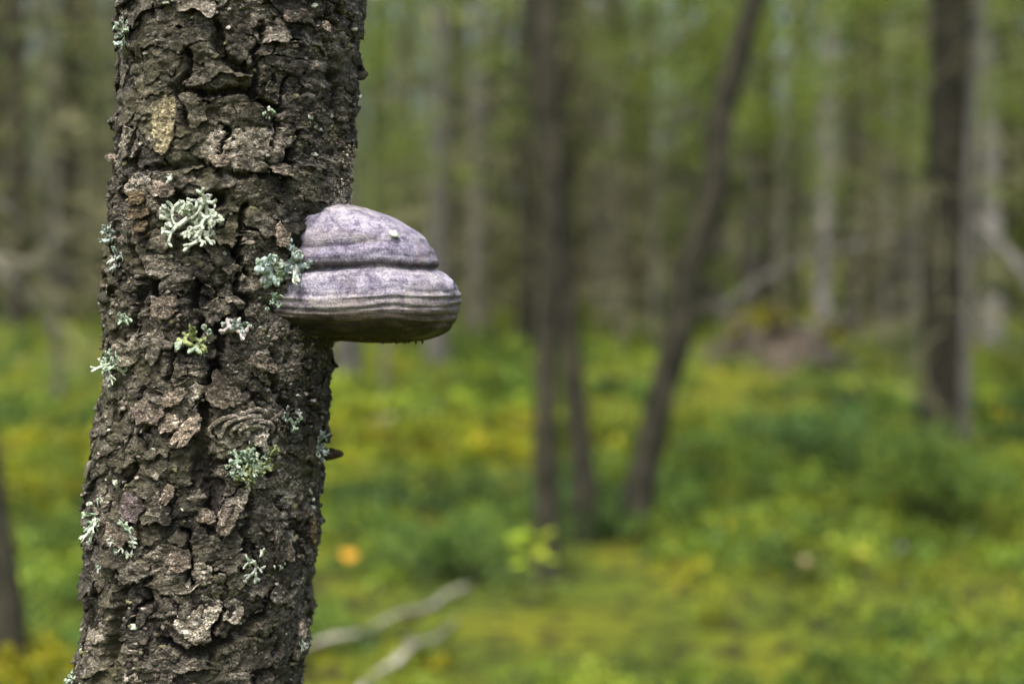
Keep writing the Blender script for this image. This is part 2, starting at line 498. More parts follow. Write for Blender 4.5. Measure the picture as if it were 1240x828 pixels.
TF = np.stack([i + j, i + k, i + NTH + k, i + NTH + j], -1).reshape(-1, 4)
trunk = link('trunk', mesh('trunk', TV, TF), M_TRUNK, tree0)

# bark plates: cells spread over the visible bark
ZL, ZH, SL_ = 0.965, 1.695, R(112) * R0
prng = np.random.default_rng(21)
# points with uneven spacing
cand = np.stack([prng.uniform(-SL_, SL_, 9000), prng.uniform(ZL, ZH, 9000)], -1)
dm = 0.0135 + 0.0135 * (0.5 + 0.5 * vnoise(cand[:, 0] * 22, cand[:, 1] * 22, 0, 61)) ** 1.5
sites = np.full((900, 2), 9.0); NS = 0
for p, dmin in zip(cand, dm):
    if (np.hypot(p[0] - sites[:NS, 0], (p[1] - sites[:NS, 1]) * 1.25) > dmin).all():
        sites[NS] = p; NS += 1
sites = sites[:NS]
NS = len(sites)


def wdist(p, idx=None):
    """warped distance of points p (N,2) to every site (N,NS)"""
    ws = p[:, 0] + 0.0080 * fbm(p[:, 0] * 75, p[:, 1] * 75, 0, 62, 3)
    wz = p[:, 1] + 0.0080 * fbm(p[:, 0] * 75, p[:, 1] * 75, 9, 63, 3)
    S = sites if idx is None else sites[idx]
    return np.hypot(ws[:, None] - S[None, :, 0], (wz[:, None] - S[None, :, 1]) * 1.2)


PH0 = prng.uniform(0.0008, 0.0042, NS)
PTX = prng.normal(0, 0.07, NS); PTZ = prng.normal(-0.07, 0.08, NS)
PGAP = np.where(prng.random(NS) < 0.72, prng.uniform(-0.0022, -0.0002, NS), prng.uniform(0.0002, 0.0022, NS))


def layers(v, n, sharp=0.82):
    """turn a smooth relief into stacked layers with steep little edges"""
    q = v * n; f = np.floor(q); return (f + sstep(sharp, 1.0, q - f)) / n


def plate_h(i, s, z):
    h = PH0[i] + PTX[i] * (s - sites[i, 0]) + PTZ[i] * (z - sites[i, 1])
    v = fbm(s * 60, z * 130, np.asarray(PH0)[i] * 900, 64, 4)
    h = h + 0.0026 * layers(v, 5) + 0.0013 * fbm(s * 240, z * 400, 0, 65, 3) + 0.0010 * fbm(s * 25, z * 60, 0, 66, 2)
    return h - 0.015 * fissure(s, z)


NA, NRAD = 52, 26
ang = np.arange(NA) * 2 * math.pi / NA
rr = np.linspace(0.002, 0.036, NRAD)
g = sites[:, None, None] + np.stack([np.outer(np.cos(ang), rr), np.outer(np.sin(ang), rr)], -1)[None]     # NS, NA, NRAD, 2
gw = g + 0.0080 * np.stack([fbm(g[..., 0] * 75, g[..., 1] * 75, 0, 62, 3), fbm(g[..., 0] * 75, g[..., 1] * 75, 9, 63, 3)], -1)
NB = np.argsort(np.hypot(sites[:, None, 0] - sites[None, :, 0], sites[:, None, 1] - sites[None, :, 1]), axis=1)[:, :20]
dself = np.hypot(gw[..., 0] - sites[:, None, None, 0], (gw[..., 1] - sites[:, None, None, 1]) * 1.2); dmin_ = np.full(dself.shape, 9.0)
for q in range(1, 20):
    o_ = sites[NB[:, q]][:, None, None]
    dmin_ = np.minimum(dmin_, np.hypot(gw[..., 0] - o_[..., 0], (gw[..., 1] - o_[..., 1]) * 1.2))
far_ = dself > dmin_
out = np.where(far_.any(2), np.argmax(far_, axis=2), NRAD - 1)
RADII = rr[np.maximum(out - 1, 0)] + (rr[1] - rr[0]) * 0.5
order = np.argsort(-(RADII ** 2).mean(1) * np.clip(np.cos(sites[:, 0] / R0) + 0.25, 0.05, 1))
FR = np.array([0.0, 0.18, 0.34, 0.5, 0.64, 0.77, 0.88, 0.96, 1.0])


qi = np.arange(NS)[:, None]; ca_, sa_ = np.cos(ang)[None], np.sin(ang)[None]
prad = np.maximum(RADII * (1 + 0.15 * fbm(ca_ * 3, sa_ * 3, qi * 3.7, 67, 4, 0.65)) - PGAP[:, None], 0.0018)
liftdir = -math.pi / 2 + prng.normal(0, 1.2, (NS, 1))           # mostly the lower edge peels
lift = np.where(prng.random((NS, 1)) < 0.7, np.abs(prng.normal(0, 0.0026, (NS, 1))), np.abs(prng.normal(0.0045, 0.003, (NS, 1))))
lift = lift * np.where(np.abs(sites[:, :1]) / R0 > 1.05, 0.35, 1.0)
sec = np.clip(np.cos(ang[None] - liftdir) + 0.25 * fbm(ca_ * 2, sa_ * 2, qi, 68, 2), 0, 1) ** 1.5
RINGS = [(f, 'top') for f in FR[1:]] + [(0.97, 0.0016), (0.86, 0.0075)]          # the last two turn the rim under
PV_ = []
for f, dh in RINGS:
    s = sites[:, :1] + ca_ * prad * f; z = sites[:, 1:] + sa_ * prad * f; h = plate_h(qi, s, z)
    h = h - 0.0010 * f ** 6 + lift * sec * f ** 3 if dh == 'top' else h + lift * sec * 0.75 - dh
    PV_.append(surf(s / R0, z, h))
pc = surf(sites[:, 0] / R0, sites[:, 1], plate_h(np.arange(NS), sites[:, 0], sites[:, 1]))
PALL = np.concatenate([pc[:, None]] + PV_, 1)
PFACE = [(0, 1 + a, 1 + (a + 1) % NA) for a in range(NA)]
for k in range(len(RINGS) - 1):
    o = 1 + k * NA
    PFACE += [(o + a, o + NA + a, o + NA + (a + 1) % NA, o + (a + 1) % NA) for a in range(NA)]


def plate_geo(q): return PALL[q], PFACE


for q in order[:290]:
    V, F = plate_geo(q); c = V[0].copy()
    link('bark_plate', mesh('bark_plate', V - c, F), M_PLATE, trunk, c - ROOT0)
PV, PF, pn = [], [], 0
for q in order[290:]:
    V, F = plate_geo(q); PV.append(V); PF += [tuple(x + pn for x in f) for f in F]; pn += len(V)
if PV:
    link('bark_plating', mesh('bark_plating', np.concatenate(PV) - ROOT0, PF), M_PLATE, trunk, kind='stuff')

# small scales and crumbs of bark, uncountable
NSC = 15000
ss = prng.uniform(-SL_, SL_, NSC); zs = prng.uniform(ZL, ZH, NSC)
pts = np.stack([ss, zs], -1); own = np.zeros(NSC, int); gap = np.zeros(NSC)
for a in range(0, NSC, 2000):
    D = wdist(pts[a:a + 2000]); own[a:a + 2000] = np.argmin(D, 1)
    D.sort(axis=1); gap[a:a + 2000] = D[:, 1] - D[:, 0]
keep = (prng.random(NSC) < np.where(gap < 0.004, 0.75, 0.24) * (0.35 + 0.65 * sstep(-0.35, 0.3, fbm(ss * 18, zs * 18, 0, 71, 3)))) & (fissure(ss, zs) < 0.3)
ss, zs, own, gap = ss[keep], zs[keep], own[keep], gap[keep]
n = 9; NK = len(ss)
bigs = prng.random(NK) < 0.09
sz = np.where(bigs, prng.uniform(0.0040, 0.0085, NK), np.minimum(np.abs(prng.normal(0.0007, 0.0010, NK)) + 0.0008, 0.0035))[:, None]
an = np.arange(n)[None] * 2 * math.pi / n + prng.normal(0, 0.22, (NK, n))
rr_ = sz * prng.uniform(0.55, 1.3, (NK, n)); asp = prng.uniform(0.35, 0.95, (NK, 1))
ro = prng.normal(0, 0.35, (NK, 1))
ds0, dz0 = np.cos(an) * rr_, np.sin(an) * rr_ * asp
ds, dz = ds0 * np.cos(ro) - dz0 * np.sin(ro), ds0 * np.sin(ro) + dz0 * np.cos(ro)
h0 = (plate_h(own, ss, zs) + 0.0003)[:, None]
tz = prng.normal(-0.22, 0.22, (NK, 1)) * np.where(bigs, 0.8, 1)[:, None]; tx = prng.normal(0, 0.25, (NK, 1))
S_, Z_ = ss[:, None], zs[:, None]
rgh = 0.0006 * fbm((S_ + ds) * 500, (Z_ + dz) * 500, 0, 73, 2)
top = surf((S_ + ds) / R0, Z_ + dz, h0 + tx * ds + tz * dz + 0.0001 + rgh)
mdl = surf((S_ + ds * 0.55) / R0, Z_ + dz * 0.55, h0 + 0.55 * (tx * ds + tz * dz) + 0.0004 - rgh)
cen = surf(S_ / R0, Z_, h0 + 0.0007)
low = surf((S_ + ds * 0.85) / R0, Z_ + dz * 0.85, h0 - 0.0035 + 0 * ds)
SV = np.concatenate([cen, mdl, top, low], 1) - ROOT0
k = np.arange(n); k2 = (k + 1) % n; z0 = np.zeros(n, int)
F1 = np.concatenate([np.stack([z0, 1 + k, 1 + k2], -1)] + [np.concatenate([np.stack([o + k, o + n + k, o + n + k2], -1), np.stack([o + k, o + n + k2, o + k2], -1)]) for o in (1, 1 + n)])
NV = 1 + 3 * n
SF = (F1[None] + (np.arange(NK) * NV)[:, None, None]).reshape(-1, 3)
u = prng.random(NK)[:, None]
SCOL = np.where(u < 0.58, np.array((0.105, 0.086, 0.068)) * prng.uniform(0.3, 1.3, (NK, 1)), np.where((u < 0.80) | bigs[:, None], np.array((0.150, 0.134, 0.108)) * prng.uniform(0.35, 1.15, (NK, 1)), np.array((0.10, 0.098, 0.048)) * prng.uniform(0.5, 1.4, (NK, 1))))
pg = (prng.random((NK, 1)) < 0.07) & ~bigs[:, None]
SCOL = np.where(pg, np.array((0.30, 0.335, 0.255)) * prng.uniform(0.6, 1.3, (NK, 1)), SCOL)
SCOL = np.where((prng.random((NK, 1)) < 0.12) & (sz < 0.0024), np.array((0.30, 0.27, 0.24)) * prng.uniform(0.7, 1.2, (NK, 1)), SCOL)
for nm, sel, mt in (('bark_scale', ~bigs, M_SCALE), ('bark_flaking', bigs, M_PLATE)):
    m_ = int(sel.sum())
    link(nm, mesh(nm, SV[sel].reshape(-1, 3), (F1[None] + (np.arange(m_) * NV)[:, None, None]).reshape(-1, 3), False, np.repeat(SCOL[sel], NV, 0)), mt, trunk, kind='stuff')


def frame(th, z, h=0.004):
    """point on the bark with its outward normal, sideways and up vectors"""
    p = surf(th, z, h); n = np.array((math.sin(th), -math.cos(th), 0.0)); t = np.array((math.cos(th), math.sin(th), 0.0))
    return p, n, t, np.array((SLOPE, 0, 1.0))


# single peeled flakes, stubs and pale patches that can be made out by themselves
def flake(name, px, py, wpx, hpx, rot, mat, lift, tintless=True, bend=0.25, thick=0.0016, seed=0):
    r_ = np.random.default_rng(seed + 300)
    p, nrm_, t, b = frame(*hit(px, py), 0.005)
    W, H = wpx / 1435 / 2, hpx / 1435 / 2; c, s = math.cos(rot), math.sin(rot)
    e1, e2 = t * c + b * s, -t * s + b * c
    n = 30; an = np.arange(n) * 2 * math.pi / n
    ca_, sa_ = np.cos(an), np.sin(an)
    box = (np.abs(ca_) ** 3.2 + np.abs(sa_) ** 3.2) ** (-1 / 3.2)
    edge = box * 0.92 * (1 + 0.50 * fbm(ca_ * 1.5, sa_ * 1.5, seed * 5.1, 91, 5, 0.7))
    V = [p[None]]
    for f, dh in ((0.3, 0), (0.55, 0), (0.78, 0), (0.93, 0), (1.0, 0), (0.97, -thick * 1.3), (0.6, -thick * 3.5)):
        a, d = ca_ * edge * f, sa_ * edge * f
        hgt = lift * np.clip(0.5 - d * 0.5, 0, 1.3) + bend * W * (0.3 - a * a) * 0.6 + 0.0016 * layers(fbm(a * 2.2, d * 3.4, seed * 3.0, 92, 4), 4) + 0.0006 * fbm(a * 9, d * 12, seed, 94, 2) + dh - 0.0008
        V.append(p + np.outer(a * W, e1) + np.outer(d * H, e2) + np.outer(hgt, nrm_))
    V = np.concatenate(V); V[0] = V[1:1 + n].mean(0)
    F = [(0, 1 + k, 1 + (k + 1) % n) for k in range(n)]
    for q in range(6):
        o = 1 + q * n; F += [(o + k, o + n + k, o + n + (k + 1) % n, o + (k + 1) % n) for k in range(n)]
    o = V.mean(0)
    return link(name, mesh(name, V - o, F), mat, trunk, o - ROOT0)


M_FLAKE = m_hero_bark('pale_peeled_bark', False, (1.75, 1.62, 1.58))
M_FLAKEB = m_hero_bark('brown_peeled_bark', False, (1.0, 0.83, 0.55))
M_BARE = m_hero_bark('bare_tan_bark', False, (3.0, 2.9, 2.2))
M_LILAC = m_hero_bark('lilac_bark', False, (1.6, 1.42, 1.85))
for k, (px, py, wp, hp, rot, mt, lf) in enumerate([
        (167, 239, 30, 16, 0.05, M_FLAKEB, 0.004), (168, 256, 36, 18, -0.06, M_FLAKEB, 0.006), (174, 273, 20, 15, 0.02, M_FLAKEB, 0.006),
        (196, 230, 34, 20, -0.2, M_FLAKE, 0.003), (194, 152, 40, 68, 0.12, M_BARE, 0.004), (204, 598, 14, 26, -0.35, M_FLAKE, 0.007),
        (228, 520, 20, 40, -0.75, M_FLAKE, 0.008), (274, 630, 20, 36, -0.22, M_FLAKE, 0.004), (318, 440, 46, 18, -0.42, M_FLAKE, 0.006),
        (250, 625, 24, 16, -0.2, M_FLAKE, 0.003), (158, 614, 34, 30, -0.3, M_LILAC, 0.001), (340, 284, 18, 32, 0.12, M_FLAKE, 0.007),
        (180, 498, 50, 34, 0.1, M_FLAKE, 0.004), (205, 512, 26, 22, 0.3, M_FLAKE, 0.005), (352, 20, 18, 16, 0.1, M_FLAKE, 0.004),
        (393, 32, 13, 14, 0.2, M_FLAKE, 0.004), (200, 372, 34, 26, 0.1, M_FLAKE, 0.003), (270, 470, 40, 46, 0.1, M_FLAKE, 0.003),
        (146, 645, 40, 26, -0.5, M_FLAKE, 0.006), (218, 675, 24, 30, 0.1, M_FLAKE, 0.004), (212, 480, 30, 22, 0.3, M_FLAKE, 0.004),
        (266, 195, 22, 16, 0.1, M_FLAKE, 0.003), (340, 205, 30, 14, -0.08, M_FLAKE, 0.004), (365, 760, 18, 24, 0.0, M_FLAKE, 0.003),
        (348, 670, 16, 20, 0.4, M_FLAKE, 0.004), (378, 640, 12, 40, 0.1, M_FLAKEB, 0.004),
        (175, 285, 16, 9, 0.0, M_FLAKEB, 0.004)]):
    flake('peeled_flake', px, py, wp, hp, rot, mt, lf, seed=k)

# knot: concentric welts of bark above the lichen tuft, and a dark knot hole
kt, kz = hit(306, 518); kp, kn, kt_, kb = frame(kt, kz, 0.002)
B = Bag()
for ring, (ra, rb) in enumerate([(0.031, 0.016), (0.024, 0.012), (0.0175, 0.0085), (0.0105, 0.005)]):
    an = np.linspace(R(-15), R(208), 26)
    pp = []
    for a in an:
        q = 1 + 0.08 * float(vnoise(a * 2, ring * 5.0, 0, 93))
        s_, z_ = math.cos(a) * ra * q, math.sin(a) * rb * q
        pp.append(surf(kt + s_ / R0, kz + z_ - 0.003, 0.0030 + 0.0008 * ring + 0.001 * float(vnoise(a * 3, ring * 7.0, 0, 95))))
    V, F = tube(np.array(pp) - ROOT0, 0.0021 * np.clip(np.sin(np.linspace(0.15, math.pi - 0.15, 26)) + 0.25, 0, 1), 6, 0.25, ring)
    B.add(V, F)
link('knot', B.mesh('knot'), M_PLATE, trunk)


def stub(px, py, length, rad, dirx, dirz, mat, name='branch_stub'):
    p, n, t, b = frame(*hit(px, py), 0.0)
    d = n * 0.8 + np.array((dirx, -0.1, dirz)); d /= np.linalg.norm(d)
    P = [p - d * 0.01, p + d * length * 0.35, p + d * length * 0.75 + b * 0.001, p + d * length]
    V, F = tube(smoothpath(P, 9) - ROOT0, rad * np.array([1.2, 1.1, 1, 0.95, 0.9, 0.82, 0.7, 0.5, 0.12]), 10, 0.6, int(px))
    return link(name, mesh(name, V, F), mat, trunk)


stub(391, 552, 0.021, 0.0036, 1.3, 0.12, M_FLAKEB); stub(393, 546, 0.013, 0.0024, 1.2, -0.1, M_DARKBARK)
stub(139, 151, 0.008, 0.0058, -0.9, 0.0, M_DARKBARK)
stub(138, 195, 0.010, 0.0042, -0.9, 0.1, M_FLAKE)
stub(130, 362, 0.010, 0.0060, -0.9, -0.4, M_DARKBARK)
stub(437, 92, 0.009, 0.0040, 0.9, 0.0, M_DARKBARK)

# pale crumbs gathered above the bracket
B = Bag()
tA, zA = hit(384, 258); tB, zB = hit(430, 160)
for _ in range(1000):
    f = prng.triangular(0, 0.02, 1.0); z = zA + (zB - zA) * f; th = tA + 0.10 + 0.25 * f + prng.uniform(0, 1) * (tB - tA + 0.25 - 0.2 * f)
    if float(vnoise(th * 14, z * 130, 0, 97)) < -0.1: continue
    p, n, t, b = frame(th, z, prng.uniform(0.001, 0.0052))
    r = prng.uniform(0.0004, 0.0016)
    o = np.array([(1, 0, 0), (-1, 0, 0), (0, 1, 0), (0, -1, 0), (0, 0, 1), (0, 0, -1)], float) * r * prng.uniform(0.4, 1.5, (6, 1))
    B.add(p + o - ROOT0, [(0, 2, 4), (2, 1, 4), (1, 3, 4), (3, 0, 4), (2, 0, 5), (1, 2, 5), (3, 1, 5), (0, 3, 5)],
          np.array((0.44, 0.38, 0.28)) * prng.uniform(0.15, 1.35))
link('bark_crumb', B.mesh('bark_crumb', False), M_SCALE, trunk, kind='stuff')

# ------------------------------------------------------------------ bracket fungus
FD = R(80)
fn = np.array((math.sin(FD), -math.cos(FD))); ft = np.array((math.cos(FD), math.sin(FD)))
# py, right edge px, half width along the trunk (m)
PROF = [(247, 405, .014), (251, 428, .028), (255, 445, .038), (261, 462, .045), (267, 479, .0485), (275, 494, .052), (284, 507, .0545), (292, 516, .056),
        (300, 522, .0565), (308, 528, .0585), (314, 533, .0600), (318, 533.5, .0600), (321, 529, .0575), (323.5, 528, .0570), (326, 531.5, .0590), (331, 538, .0640), (338, 545, .0685),
        (346, 551, .0715), (352, 554, .0730), (356, 554.5, .0735), (358.5, 556.5, .0750), (361, 555, .0740), (365, 557, .0755), (369, 556, .0755), (372, 554.5, .0745), (375, 556, .0755), (379, 555.5, .0755),
        (382, 553.5, .0745), (386, 552.5, .0735), (391, 549, .0710), (397, 543, .0665), (403, 534, .0600), (408, 524, .0530), (412, 512, .0450)]
PR = np.array(PROF, float)
NL, NAF = 190, 200
tl = np.linspace(0, 1, NL)
arc = np.concatenate([[0], np.cumsum(np.hypot(np.diff(PR[:, 0]), np.diff(PR[:, 1])))]); arc /= arc[-1]
pyv = np.interp(tl, arc, PR[:, 0]); xrv = np.interp(tl, arc, PR[:, 1]); bv = np.interp(tl, arc, PR[:, 2])
fph = np.linspace(0, 2 * math.pi, NAF, endpoint=False)
FZ0 = at(450, 340, 1.185)[2]
zl = np.array([at(480, y, 1.185)[2] for y in pyv])
xr = np.array([at(x, y, 1.185)[0] for x, y in zip(xrv, pyv)])
axx, axy = axis(zl)
rc = 0.080
cx = axx + fn[0] * rc; cy = axy + fn[1] * rc
av = (xr - cx) / fn[0]
A2, L2 = np.meshgrid(fph, np.arange(NL))
ca, sa = np.cos(A2), np.sin(A2)
sup = (np.abs(ca) ** 2.25 + np.abs(sa) ** 2.25) ** (-1 / 2.25)
lump = 1 + 0.07 * fbm(ca * 1.4, sa * 1.4, (zl / 0.05)[L2], 101, 3) + 0.010 * fbm(ca * 5, sa * 5, (zl / 0.012)[L2], 102, 3)
line = 0.6 * (0.0013 * fbm(ca * 0.9, sa * 0.9, (pyv / 4.6)[L2], 103, 3) + 0.0016 * fbm(ca * 0.7, sa * 0.7, (pyv / 13.0)[L2], 108, 2)) * sstep(258, 275, pyv[L2]) * (1 - 0.75 * sstep(326, 334, pyv[L2]) * (1 - sstep(350, 356, pyv[L2]))) * (1 - 0.5 * sstep(262, 268, pyv[L2]) * (1 - sstep(296, 304, pyv[L2])))
aa = np.where(ca > 0, av[L2], 0.06)
RID = [(262, 2.2, 5), (275, -1.6, 4), (286, 1.2, 5), (298, -1.0, 3), (306, 1.6, 4), (320.5, -3.6, 3.0), (328, 1.0, 3), (340, 1.0, 6), (352, -1.3, 2.4), (357.5, 1.5, 2.4), (363, -0.8, 1.8), (367.5, 1.0, 2), (372, -1.0, 1.6), (376.5, 0.7, 2), (382.5, -0.7, 2), (388, 0.9, 2), (393, -0.9, 1.8)]
pw_ = pyv[L2] + 5.0 * fbm(ca * 1.1, sa * 1.3, 2.0, 109, 3) + 1.2 * fbm(ca * 5, sa * 5, 1.0, 110, 2)
for yy, am, wd_ in RID:
    line = line * 1.0 + 0.001 * am * np.exp(-((pw_ - yy) / wd_) ** 2) * np.clip(0.7 + 0.9 * fbm(ca * 2.2, sa * 2.2, yy * 0.7, 111, 3), 0, 2)
ux = (aa * ca * sup) * lump + line * ca; uy = (bv[L2] * sa * sup) * lump * np.where(sa < 0, 1 - 0.17 * sstep(300, 350, pyv[L2]) * np.clip(1 - ca * 0.6, 0, 1) - 0.05, 1.0) + line * sa
dz = 0.0030 * fbm(ca * 1.3, sa * 1.3, 0.4, 104, 2) + 0.0007 * fbm(ca * 6, sa * 6, (zl / 0.03)[L2], 105, 2) + 0.0085 * np.clip(-sa, 0, 1) * np.clip(1 - ca, 0, 1.4) * sstep(365, 405, pyv[L2]) - 0.0035 * np.clip(ca, 0, 1) * sstep(300, 322, pyv[L2]) * (1 - sstep(322, 372, pyv[L2]))
FV = np.stack([cx[L2] + fn[0] * ux + ft[0] * uy, cy[L2] + fn[1] * ux + ft[1] * uy, zl[L2] + dz], -1)
# skin colours by growth ring; shade under the bracket painted into the near-black bottom
zk = np.array([247, 256, 262, 276, 284, 292, 300, 308, 315, 321, 325, 333, 345, 354, 359, 364, 370, 376, 383, 390, 400, 416.])
zc = np.array([(.30, .25, .24), (.50, .46, .47), (.44, .41, .47), (.47, .44, .50), (.36, .33, .40), (.46, .43, .49), (.33, .30, .38), (.29, .27, .34), (.36, .33, .38), (.17, .145, .14),
               (.42, .39, .42), (.47, .44, .49), (.42, .395, .47), (.36, .33, .37), (.44, .41, .41), (.30, .27, .265), (.36, .33, .32), (.22, .19, .16), (.13, .105, .066), (.060, .046, .022), (.026, .019, .011), (.014, .010, .007)])
pj = pyv[L2] + 2.4 * fbm(ca * 2, sa * 2, 0.0, 106, 3)
FC = np.stack([np.interp(pj, zk, zc[:, q]) for q in range(3)], -1) * np.array((0.60, 0.625, 0.645))
fungus = thing('bracket_fungus', 'grey-lilac hoof-shaped bracket fungus with ridged bands growing out of the birch trunk', 'fungus', (cx[-1], cy[-1], zl[-1]))
FO = np.array(fungus.location)


def band(name, a, b, mat):
    V = FV[a:b + 1]; n = b - a + 1
    i = np.arange(n - 1)[:, None] * NAF; j = np.arange(NAF)[None]; k = (j + 1) % NAF
    F = np.stack([i + NAF + j, i + NAF + k, i + k, i + j], -1).reshape(-1, 4)
    return link(name, mesh(name, V.reshape(-1, 3) - FO, F, True, FC[a:b + 1].reshape(-1, 3)), mat, fungus)


def lev(y): return int(np.argmin(np.abs(pyv - y)))


l1, l2 = lev(322), lev(373)
up = band('upper_tier', 0, l1, M_FUNGUS); up['label'] = 'older smaller upper tier of the cap'
lo = band('lower_tier', l1, l2, M_FUNGUS); lo['label'] = 'broad pale lower tier of the cap'
mg = band('margin', l2, NL - 1, M_MARGIN); mg['label'] = 'brown ringed lower edge'
# top lid, and the pore surface below with its small ragged teeth
Vt = np.concatenate([FV[0], FV[0].mean(0)[None] + (0, 0, 0.002)]) - FO
link('crown_lump', mesh('crown_lump', Vt, [(a, (a + 1) % NAF, NAF) for a in range(NAF)], True, np.tile(FC[0, 0], (len(Vt), 1))), M_FUNGUS, up, (0, 0, 0))
e = FV[-1]; cen = e.mean(0); V = [e]
for f, d in ((0.8, -0.0022), (0.5, -0.0010), (0.2, 0.001)):
    q = cen + (e - cen) * f; q[:, 2] = e[:, 2] + d + 0.0008 * fbm(q[:, 0] * 200, q[:, 1] * 200, 0, 107, 2); V.append(q)
V = np.concatenate(V + [cen[None]]) - FO
F = []
for k in range(3):
    F += [(k * NAF + a, k * NAF + (a + 1) % NAF, (k + 1) * NAF + (a + 1) % NAF, (k + 1) * NAF + a) for a in range(NAF)]
F += [(3 * NAF + a, 3 * NAF + (a + 1) % NAF, 4 * NAF) for a in range(NAF)]
pore = link('pore_surface', mesh('pore_surface', V, F), M_PORE, fungus)
B = Bag()
for a in list(prng.integers(0, NAF, 46)):
    p = cen + (e[a] - cen) * prng.uniform(0.75, 1.0); r = prng.uniform(0.0005, 0.0013)
    V, F = tube(np.array([p + (0, 0, 0.002), p - (0, 0, 0.0022), p - (0, 0, 0.0036)]) - FO, [r, r * 0.8, r * 0.3], 4)
    B.add(V, F)
link('pore_fringe', B.mesh('pore_fringe'), M_PORE, pore, kind='stuff')


# ------------------------------------------------------------------ lichens
def frond(bag, p, d, n, length, width, depth, r_, col):
    """one forking strap-shaped lobe; d runs along the bark, n away from it"""
    steps = 3; P = [p]; dd = d.copy()
    side = np.cross(n, dd); side /= np.linalg.norm(side) + 1e-9
    for k in range(steps):
        dd = dd + n * r_.normal(0.05, 0.22) + side * r_.normal(0, 0.28); dd /= np.linalg.norm(dd)
        P.append(P[-1] + dd * length / steps)
    P = np.array(P); ws = width * np.array([0.85, 1.0, 0.95, 1.1])
    if depth == 0: ws = width * np.array([0.9, 1.0, 1.05, 0.55])
    V = []
    for q, w_ in zip(P, ws):
        cup = r_.uniform(-0.1, 0.35)
        V += [q - side * w_ * 1.15 + n * w_ * cup, q + n * w_ * 0.10, q + side * w_ * 1.15 + n * w_ * cup, q - n * w_ * 0.22]
    F = []
    for k in range(steps):
        for a in range(4): F.append((4 * k + a, 4 * k + 4 + a, 4 * k + 4 + (a + 1) % 4, 4 * k + (a + 1) % 4))
    F += [(0, 1, 2, 3), (4 * steps + 3, 4 * steps + 2, 4 * steps + 1, 4 * steps)]
    bag.add(V, F, np.clip(col * r_.uniform(0.72, 1.2), 0, 1))
    if depth > 0:
        for sg in (-1, 1):
            a = sg * r_.uniform(0.35, 0.85)
            d2 = dd * math.cos(a) + side * math.sin(a) + n * r_.normal(0.02, 0.25); d2 /= np.linalg.norm(d2)
            frond(bag, P[-1] - dd * width * 0.3, d2, n, length * r_.uniform(0.6, 0.95), width * r_.uniform(0.75, 0.98), depth - 1, r_, col)


PALE, MINT, BLUE, OLIVE, GREY = (np.array(c) for c in ((.48, .54, .43), (.31, .40, .29), (.29, .36, .33), (.175, .205, .088), (.35, .38, .33)))
fmid = None


def lichen(px, py, wpx, hpx, cols, label, seed, nf=9, lobe=2.6, depth=2, onfungus=False, out=0.35, group=None):
    r_ = np.random.default_rng(seed)
    if onfungus:
        d = raydir(px, py); tt = np.linspace(1.0, 1.3, 600)
        Q = CAM + np.outer(tt, d); A = FV[:, ::2].reshape(-1, 3)
        bi = min(range(0, 600, 4), key=lambda k: ((A - Q[k]) ** 2).sum(1).min())
        Q0 = A[((A - Q[bi]) ** 2).sum(1).argmin()]
        n = np.array((0.45, -0.7, 0.55)); n /= np.linalg.norm(n); t = np.array((0.85, 0.5, 0.0)); t -= n * t.dot(n); t /= np.linalg.norm(t); b = np.cross(n, t) * -1
        b = b if b[2] > 0 else -b; c = Q0
    else:
        th, z = hit(px, py); c, n, t, b = frame(th, z, 0.004)
    root = thing('lichen', label, 'lichen', c, group)
    W, H = wpx / 1435 * 0.60, hpx / 1435 * 0.60
    for k in range(nf):
        a = k / nf * 2 * math.pi + r_.normal(0, 0.3)
        f0 = r_.uniform(0.0, 0.75)
        p = t * math.cos(a) * W * f0 + b * math.sin(a) * H * f0 + n * r_.uniform(0.0, 0.003)
        reach = math.hypot(math.cos(a) * W, math.sin(a) * H) * (1 - f0)
        a2 = a + r_.normal(0, 0.75); d = t * math.cos(a2) + b * math.sin(a2) + n * abs(r_.normal(out, 0.25 * min(1, out / 0.2))); d /= np.linalg.norm(d)
        col = cols[int(r_.integers(len(cols)))]
        bag = Bag(); L = reach / (1 + 0.72 * depth * 0.9) * r_.uniform(0.8, 1.25)
        frond(bag, p - d * 0.002, d, n, max(L, 0.0022), lobe / 1435 * r_.uniform(0.8, 1.15), depth, r_, col)
        link('frond', bag.mesh('frond'), M_LICHEN, root)
    return root


lichen(232, 266, 76, 46, [PALE, PALE, MINT, PALE * 0.85], 'large pale green antler-like lichen tuft under the dark knot hole in the birch bark', 1, 25, 2.7, 3, out=0.2)
lichen(298, 562, 54, 42, [PALE * 1.1, MINT, MINT * 0.8, OLIVE], 'bushy mint lichen tuft on the birch just below the ringed knot', 2, 24, 2.3, 3, out=0.4)
lichen(325, 552, 26, 30, [OLIVE * 1.2, MINT * 0.7], 'dull green lichen rosette touching the bushy mint tuft below the knot', 3, 8, 2.3, 2)
lichen(143, 444, 52, 48, [PALE, MINT, MINT], 'pale tangled lichen tuft jutting from the birch edge across from under the bracket', 4, 16, 2.2, 3, out=0.6)
lichen(118, 628, 30, 56, [PALE, PALE, MINT], 'ragged whitish lichen hanging on the birch edge beside a pink-grey flake', 5, 12, 2.2, 3, out=0.6)
lichen(153, 650, 42, 48, [PALE, MINT, GREY], 'whitish-green lichen draped over a pink-grey flake below the lilac bark spot', 6, 13, 2.2, 3)
lichen(125, 683, 30, 20, [GREY, MINT], 'small grey-green lichen above the black gap low on the birch edge', 7, 8, 2.1, 2)
lichen(326, 328, 42, 38, [BLUE * 1.15, GREY, MINT], 'blue-green crusty lichen rosette just off the bracket rim', 8, 16, 4.2, 2, out=0.12)
